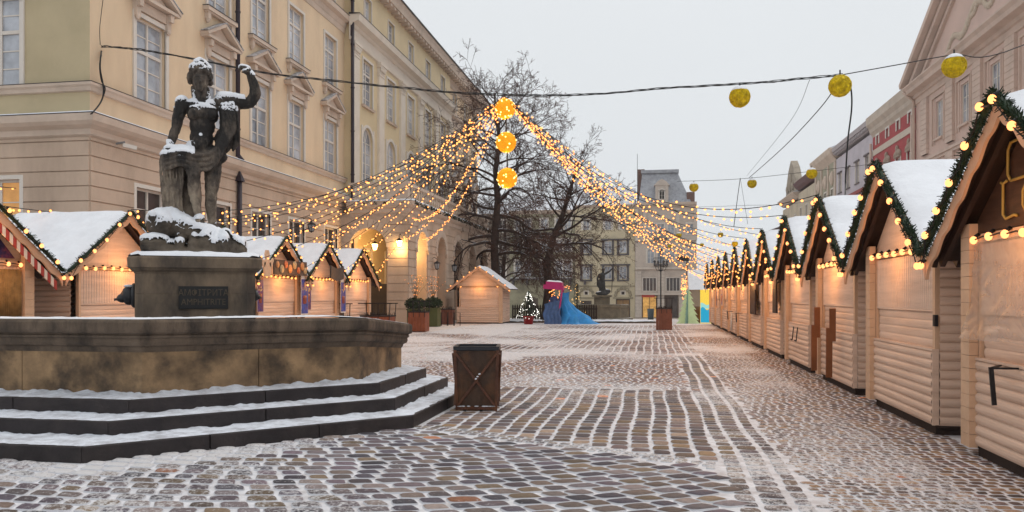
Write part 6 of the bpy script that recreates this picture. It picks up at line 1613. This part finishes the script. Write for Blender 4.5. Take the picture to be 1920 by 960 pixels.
for n in (5,7,9): light_string(ap+Vector((0,-.1,0)),RH[n].location+Vector((1.6,.6,HR+.1)),1.0,'light string from the apex to the ridge of the %s right row hut'%ORD[n])
for n in range(1,6):
    nm=['nearest']+ORD[1:]; nm=nm[n]
    light_string(ap,hutpk(LH[n],0,.08),(1.0,.7,.55,.45,.4)[n-1],'light string from the apex to the peak of the %s left row hut'%nm)
    light_string(ap+Vector((0,.1,0)),hutpk(LH[n],1.4,-.8),(.75,.55,.45,.4,.35)[n-1],'light string from the apex to the far eave of the %s left row hut'%nm)
    light_string(ap+Vector((0,-.1,0)),LH[n].location+Vector((-2.0,.3,HR+.12)),(1.4,.95,.75,.6,.5)[n-1],'light string from the apex to the back ridge of the %s left row hut'%nm)
light_string(ap,(-11.6,35.2,4.1),.9,'light string from the apex to the lit corner pier of the portico')
light_string(ap,(-12.2,41.5,4.6),.9,'light string from the apex to the side of the portico beyond its corner pier')
light_string(ap,(-12.2,39.5,5.6),1.1,'light string from the apex to the corner of the portico balcony')
light_string(LH[0].location+Vector((-3,-3,4.4)),LH[1].location+Vector((-3.1,.8,4.0)),.25,'light string over the grey stall roof at the town hall corner',group=None)
light_string(LH[0].location+Vector((-2,-3,3.9)),LH[1].location+Vector((-1.5,1.4,HR+.12)),.25,'light string along the back of the second left row roof',group=None)
# ================================================================ THINGS ON THE SQUARE
def W_(px,Y): p=onY(px,600,Y); return p.x
# small christmas tree in a red pot
def xmas(loc,label,h,r,pot,lights,lm,n=120):
    t=thing('christmas_tree',loc,label,'christmas tree'); rg=random.Random(int(h*100)); mb=MB(); z0=pot
    for k in range(1500):
        s=rg.random()**.8; z=z0+s*(h-z0); rr=r*(1-s)*(.75+.25*math.sin(s*22))+.03; a=rg.uniform(0,6.28); q=rr*rg.uniform(.2,1); c=Vector((q*math.cos(a),q*math.sin(a),z-.25*q)); d=Vector((math.cos(a),math.sin(a),-.3)).normalized(); l=rg.uniform(.08,.16); w=Vector((-d.y,d.x,0))*.02
        mb.add([c-w,c+w,c+d*l],[(0,1,2)])
    mb.build('branches',M('fir_dark',(.02,.05,.025),.8,.4,9),t); mb=MB(); mb.tube([(0,0,pot-.2),(0,0,h-.1)],[.04,.015],6); mb.build('trunk',bark,t)
    if pot>.2: mb=MB(); mb.lathe([(.0,0),(.24,0),(.30,pot*.9),(.33,pot*.9),(.33,pot),(.27,pot)],16); mb.build('pot',M('pot_red',(.33,.02,.025),.4,.1,3),t)
    sb_=MB(); sb_.ell((0,0,0),.017,6,4); me=sb_.mesh('bulb',lm)
    for k in range(lights):
        s=rg.random()**.9; z=z0+s*(h-z0)*.98; rr=r*(1-s)*.95+.03; a=-rg.uniform(0,3.14) if rg.random()<.7 else rg.uniform(0,6.28); link('bulb',me,t,(rr*math.cos(a),rr*math.sin(a),z-.2*rr))
    return t
white_g=glow('cool_white_glow',(1,.97,.88),3.2,False)
Y=43.8; xmas((W_(991,Y),Y,0),'small lit christmas tree with white lights in a red pot',1.85,.72,.46,95,white_g)
Y=50; xmas((W_(1082,Y),Y,gz(Y)),'larger dark christmas tree half hidden behind the blue covered kiosk',2.5,.8,.2,40,glow('warm_glow_small',(1,.6,.2),3,False))
# kiosk with magenta roof and blue tarpaulin
Y=44.5; kx=W_(1048,Y); t=thing('covered_ride',(kx,Y,0),'childrens kiosk with a snowy magenta roof wrapped in blue tarpaulin','kiosk')
mag=M('magenta_paint',(.45,.02,.16),.35,.1,3)
mb=MB(); m=Matrix.Translation((-.2,0,2.05))@Matrix.Rotation(R(4),4,'Y'); mb.box(-.62,.50,-.5,.5,-.12,.12,m); mb.box(-.50,.40,-.42,.42,.12,.30,m); mb.build('roof',mag,t)
mb=MB(); mb.bar((.25,-.45,2.0),(-.02,-.5,0),.08,.08); mb.bar((-.65,-.3,.0),(.1,-.5,.02),.10,.08); mb.bar((.2,.4,2.0),(.1,.4,0),.08,.08); mb.build('posts',mag,t)
mb=MB(); snow_pad(mb,[(-.48,-.40),(.36,-.40),(.36,.40),(-.48,.40)],.0,.07,14,edge=.1); mb.v=[tuple(m@Vector((x,y,z+.305))) for x,y,z in mb.v]; mb.build('snow',snow,t)
mb=MB(); mb.box(-.6,-.1,-.2,.4,.2,1.0); mb.ell((-.3,.1,1.2),(.3,.3,.4)); mb.build('ride_body',M('ride_plastic',(.06,.10,.25),.35,.5,3),t)
tar=M('blue_tarpaulin',(.03,.26,.62),.42,.22,2.5,bump=.2,bscale=9)
mb=MB(); n=36; vs=[]
for j in range(n+1):
    u=j/n
    for i in range(n+1):
        s=i/n; a=math.pi*(1.0+1.15*s)   # draped round the front
        rx=.30+.75*u**2.6+.25*max(0,s-.55)*u; x=.30+.25*u+rx*math.cos(a)*.80+.75*u*u*max(0,s-.3)-.10*math.sin(u*6); y=rx*math.sin(a)*.75+.1
        f=1+.15*math.sin(s*30+u*4)*(.3+u)+.18*noise.noise(Vector((s*6,u*5,2))); z=1.78*(1-u)**1.05+.12*noise.noise(Vector((s*3,u*2,8)))*(1-u)
        vs.append((x*f,y*f,max(.015,z)))
R_=n+1; mb.add(vs,[(j*R_+i,(j+1)*R_+i,(j+1)*R_+i+1,j*R_+i+1) for j in range(n) for i in range(n)],True); mb.add([(.38+.4*math.cos(k/10*6.28),.1+.3*math.sin(k/10*6.28),1.78) for k in range(10)],[tuple(range(10))]); mb.build('tarpaulin',tar,t)
mb=MB(); n=20; vs=[]
for j in range(n+1):
    for i in range(n+1):
        u=j/n;s=i/n; vs.append((-.78+.95*s+.05*math.sin(u*9),-.42-.05*abs(math.sin(s*14+u*2))-.18*u,1.35*(1-u)-.25*(1-s)*(1-u)+.02))
R_=n+1; mb.add(vs,[(j*R_+i,(j+1)*R_+i,(j+1)*R_+i+1,j*R_+i+1) for j in range(n) for i in range(n)],True); mb.build('folded_tarpaulin',M('blue_grey_tarp',(.05,.11,.26),.35,.3,4),t)
for k in range(34):
    link('bulb',fairy_me,t,(rnd(-.55,.1),rnd(-.1,.45),rnd(1.15,1.95)))
for k in range(6): link('bulb',fairy_me,t,(rnd(.3,.85),.3,rnd(1.85,2.15)))
# picket fence
t=thing('picket_fence',(W_(960,58),58,gz(58)),'low dark picket fence behind the christmas tree and the kiosk','fence'); mb=MB(); x=0; Lf=W_(1120,58)-W_(960,58)
while x<Lf: mb.prism([(x,0),(x+.12,0),(x+.12,1.15),(x+.06,1.28),(x,1.15)],0,.03); x+=.17
mb.build('pickets',M('fence_dark',(.045,.03,.022),.8,.3,4,snow=.2),t); mb=MB(); mb.box(0,Lf,.03,.07,.3,.4); mb.box(0,Lf,.03,.07,.9,1.0); mb.build('rails',M('fence_dark',(.045,.03,.022)),t)
# low bench of the far fountain
Y=64; fx=W_(1129,Y); t=thing('far_fountain',(fx,Y,gz(Y)),'far stone fountain with a low basin beyond the kiosk','fountain')
mb=MB(); mb.lathe([(4.2*.62,0),(4.2*.62,.15),(3.9*.62,.15),(3.9*.62,.3),(3.4*.62,.3),(3.35*.62,1.1),(3.5*.62,1.15),(3.5*.62,1.35),(3.2*.62,1.35),(3.2*.62,1.0),(0,1.0)],8,smooth=False); mb.build('basin',M('far_stone',(.20,.17,.12),.85,.3,2,snow=.25),t); mb=MB(); mb.box(-.6,.6,-.6,.6,1.0,1.95); mb.box(-.75,.75,-.75,.75,1.95,2.1); mb.build('pedestal',M('far_stone',(.20,.17,.12)),t)
t=thing('far_statue',(fx,Y,gz(Y)+2.1),'dark snowy statue holding a long staff on the far fountain','statue'); b=MB()
b.ell((0,0,.15),(.55,.4,.2)); limb(b,[(-.1,0,.2),(-.12,-.05,.7),(-.05,0,1.2)],[.13,.14,.18]); limb(b,[(.15,.0,.2),(.14,-.1,.65),(.05,0,1.2)],[.12,.13,.18]); b.ell((.0,0,1.45),(.24,.18,.35)); limb(b,[(.03,0,1.7),(.08,0,1.85),(.1,0,1.98)],[.1,.09,.1]); b.ell((.1,-.02,2.02),(.12,.13,.16)); limb(b,[(.2,0,1.68),(.5,0,1.85),(.8,0,2.1)],[.09,.08,.06]); limb(b,[(-.2,0,1.65),(-.38,0,1.3),(-.3,-.1,1.0)],[.09,.08,.06]); b.ell((-.2,0,.9),(.25,.2,.35)); b.ell((.35,0,.3),(.35,.25,.2))
fm_=remeshed(b,.035,2,.012,.08); fm_.materials.append(M('far_bronze',(.05,.05,.05),.6,.3,4,snow=.30)); link('figure',fm_,t); mb=MB(); mb.tube([(.75,-.02,.2),(.88,-.02,2.75)],.025,5)
for dx in (-.12,0,.12): mb.tube([(.87,-.02,2.6),(.88+dx,-.02,2.7),(.88+dx,-.02,2.95)],.018,4)
mb.build('trident',dark_m,t)
# street lamps
def street_lamp(loc,label,h=5.2,s=1):
    t=thing('street_lamp',loc,label,'street lamp','cast iron street lamps'); mb=MB(); mb.lathe([(.22,0),(.22,.3),(.14,.45),(.10,1.0),(.07,1.1),(.055,h*.72),(.09,h*.74),(.04,h*.8),(.03,h)],10); mb.build('post',dark_m,t)
    for k in range(4):
        a=k*math.pi/2+.4; mb=MB(); x,y=math.cos(a),math.sin(a); mb.tube([(0,0,h*.76),(x*.4,y*.4,h*.74),(x*.65,y*.65,h*.82)],.025,5); mb.build('arm',dark_m,t)
        mb=MB(); mb.lathe([(.05,0),(.11,.35),(.15,.37),(.05,.5),(.0,.56)],8,(x*.65,y*.65,h*.82)); mb.build('lantern_head',M('lamp_head',(.06,.06,.065),.3,.2,3),t)
    mb=MB(); mb.lathe([(.05,0),(.12,.4),(.16,.42),(.05,.55),(0,.62)],8,(0,0,h-.05)); mb.build('lantern_head',M('lamp_head',(.06,.06,.065)),t)
    return t
Y=80; street_lamp((W_(1239,Y),Y,gz(Y)),'four armed street lamp before the grey corner mansion',6.6)
t=thing('banner_pole',(W_(1288,90),90,gz(90)),'dark lamp on a pole beside the far lit hut','street lamp'); mb=MB(); mb.tube([(0,0,0),(0,0,7.0)],.07,6); mb.box(-1.0,.2,-.2,.2,6.5,7.0); mb.build('post',dark_m,t)
Y=100; t=thing('litter_bin',(W_(1220,Y),Y,gz(Y)),'grey litter bin before the lit shop window','bin'); mb=MB(); mb.lathe([(.0,0),(.35,0),(.42,1.3),(.38,1.35),(0,1.35)],10); mb.build('bin_body',M('bin_grey',(.06,.08,.09),.5),t)
# cones/potted shrubs with lit twigs at the portico
for i,(px,Y,l) in enumerate(((779,36.8,'potted shrub with lit twigs nearer the town hall arch'),(812,39.8,'potted shrub with lit twigs beside the second portico pier'))):
    t=thing('potted_shrub',(W_(px,Y),Y,0),l,'potted shrub','potted shrubs with lit twigs'); mb=MB(); mb.box(-.32,.32,-.32,.32,0,.95); mb.box(-.35,.35,-.35,.35,.9,.97); mb.build('pot',M('pot_olive',(.09,.10,.035),.6,.15,3),t)
    mb=MB(); rg=random.Random(i)
    for k in range(1300):
        v=Vector((rg.gauss(0,1),rg.gauss(0,1),rg.gauss(0,1))).normalized()*rg.uniform(.25,.52); c=Vector((v.x,v.y,1.2+v.z*.62)); d=Vector((rg.gauss(0,1),rg.gauss(0,1),rg.gauss(0,1))).normalized()*.05; w=d.orthogonal().normalized()*.03; mb.add([c-w,c+d,c+w,c-d],[(0,1,2,3)])
    mb.build('leaves',M('shrub_leaf',(.02,.035,.012),.7,.4,8),t); mb=MB(); pts=[]
    for k in range(16):
        a=rg.uniform(0,6.28); P=[Vector((0,0,1.4))]; d=Vector((math.cos(a)*.3,math.sin(a)*.3,1)).normalized()
        for j in range(5): d=(d+Vector((rg.gauss(0,.2),rg.gauss(0,.2),.05))).normalized(); P.append(P[-1]+d*.24); pts.append(P[-1]+Vector((rg.gauss(0,.03),0,0)))
        mb.tube(P,[.012,.010,.008,.006,.005,.004],4)
    mb.build('twigs',M('twig_pale',(.2,.13,.08),.8),t)
    for p in pts[:80]:
        if rg.random()<.7: link('bulb',spark_tiny if 'spark_tiny' in globals() else fairy_me,t,tuple(p)).scale=(.45,.45,.45)
# crossed iron rack beside them
t=thing('bicycle_rack',(W_(835,41),41,0),'low dark metal rack behind the potted shrubs','rack'); mb=MB()
for k in range(5): mb.tube([(k*.35-.9,0,0),(k*.35-.9,0,.7),(k*.35-.6,0,.7),(k*.35-.6,0,0)],.02,5)
mb.build('hoops',dark_m,t)
# far lit hut with net lights, green plywood tree, yellow panel
Y=57; hx0=W_(1334,Y)
t=thing('far_hut',(hx0,Y,gz(Y)),'far hut with a snowy roof and a net of warm lights on its gable','market hut','free standing huts')
mb=MB(); mb.box(-1.35,1.6,0,3,0,2.35); mb.build('wall',M('hut_grey_wood',(.38,.31,.24),.7,.1,3),t)
mb=MB(); mb.prism([(-.2,2.3),(3.4,2.3),(1.6,3.75)],-1.55,1.75,axis='x'); mb.build('roof',snow,t)
mb=MB(); mb.prism([(-.15,2.28),(3.3,2.28),(1.6,3.6)],-1.57,-1.54,axis='x'); mb.build('gable',wood,t)
for k in range(90):
    q=random.random(); x=-1.62-.35*random.random(); zt=3.6-1.3*abs(q-.5)*2; link('bulb',fairy_me,t,(x,-.2+q*3.4,rnd(1.6 if q<.5 else 2.3,zt))).scale=(1.3,)*3
mb=MB(); mb.box(-2.3,-1.6,-.2,3.2,3.55,3.6); 
yx=W_(1322,52.5); t=thing('lit_panel',(yx,52.5,gz(52.5)),'glowing yellow panel with blue waves at the end of the right row','sign'); mb=MB(); mb.box(-.3,.9,0,.1,0,2.15); mb.build('panel',glow('panel_yellow',(1,.68,.09),.9,True),t)
mb=MB(); vs=[(-.28,0.05)]+[(-.28+1.16*i/12,.95+.10*math.sin(i*1.1)) for i in range(13)]+[(.88,0.05)]; mb.prism(vs,-.01,-.002); mb.build('blue_wave',glow('panel_blue',(.03,.38,.6),.9,False),t)
mb=MB(); vs=[(-.28,.95)]+[(-.28+1.16*i/12,1.25+.08*math.sin(i*.9+1)) for i in range(13)]+[(.88,.95)]; mb.prism(vs,-.008,-.001); mb.build('pale_wave',glow('panel_pale',(.35,.7,.65),.9,False),t)
yx=W_(1290,51); t=thing('plywood_tree',(yx,51,gz(51)),'pale green plywood christmas tree cutout with jagged edges','decoration')
P=[]; 
for sg in (1,-1):
    pts=[(.0,2.15)]
    for k in range(6): z=1.85-k*.33; r=.16+.085*(k+1); pts+= [(sg*r,z),(sg*(r-.17),z+.05)]
    pts+= [(sg*.72,.0)]
    P.append(pts)
outl=P[0]+P[1][::-1][:-1]
mb=MB(); mb.prism(outl,-.02,.02); mb.build('front_board',M('ply_green',(.50,.62,.38),.6,.1,3,emis=(.7,.9,.4),estr=.12),t)  # faint glow put into the painted board, which is no lamp
mb=MB(); mb.prism([(x*.8,z) for x,z in outl],-.02,.02,m=Matrix.Rotation(R(70),4,'Z')); mb.build('cross_board',M('ply_teal',(.22,.38,.34),.6,.1,3),t)
t=thing('barrel',(W_(1306,54),54,gz(54)),'brown barrel beside the plywood tree','barrel'); mb=MB(); mb.lathe([(0,0),(.32,0),(.42,.45),(.42,.7),(.34,1.1),(0,1.1)],12); mb.build('staves',M('barrel_brown',(.12,.06,.03),.6),t)
# snowy kerb islands
for i,(px,Y,w,d) in enumerate(((1150,52,5.6,1.6),(958,50,4.5,2.0))):
    mb=MB(); x=W_(px,Y); z=gz(Y); n=20; poly=[(x+w/2*math.cos(a/n*6.283),Y+d*math.sin(a/n*6.283)) for a in range(n)]; mb.prism(poly,z-.05,z+.10,axis='z'); tag(mb.build('kerb_island',stone_rim),kind='structure')
    mb=MB(); snow_pad(mb,poly,z+.10,.09,24,edge=.3); tag(mb.build('kerb_snow',snow),kind='structure')
# ================================================================ AIR
hm=bpy.data.materials.new('snow_haze'); hm.use_nodes=True; n=hm.node_tree; n.nodes.clear()
v=n.nodes.new('ShaderNodeVolumePrincipled'); v.inputs['Color'].default_value=(.86,.88,.92,1); v.inputs['Density'].default_value=.0005; v.inputs['Anisotropy'].default_value=.2
o=n.nodes.new('ShaderNodeOutputMaterial'); n.links.new(v.outputs[0],o.inputs['Volume'])
mb=MB(); mb.box(-70,60,-12,190,-5,32); tag(mb.build('haze',hm),kind='stuff')
S.cycles.volume_bounces=0; S.cycles.volume_max_steps=64
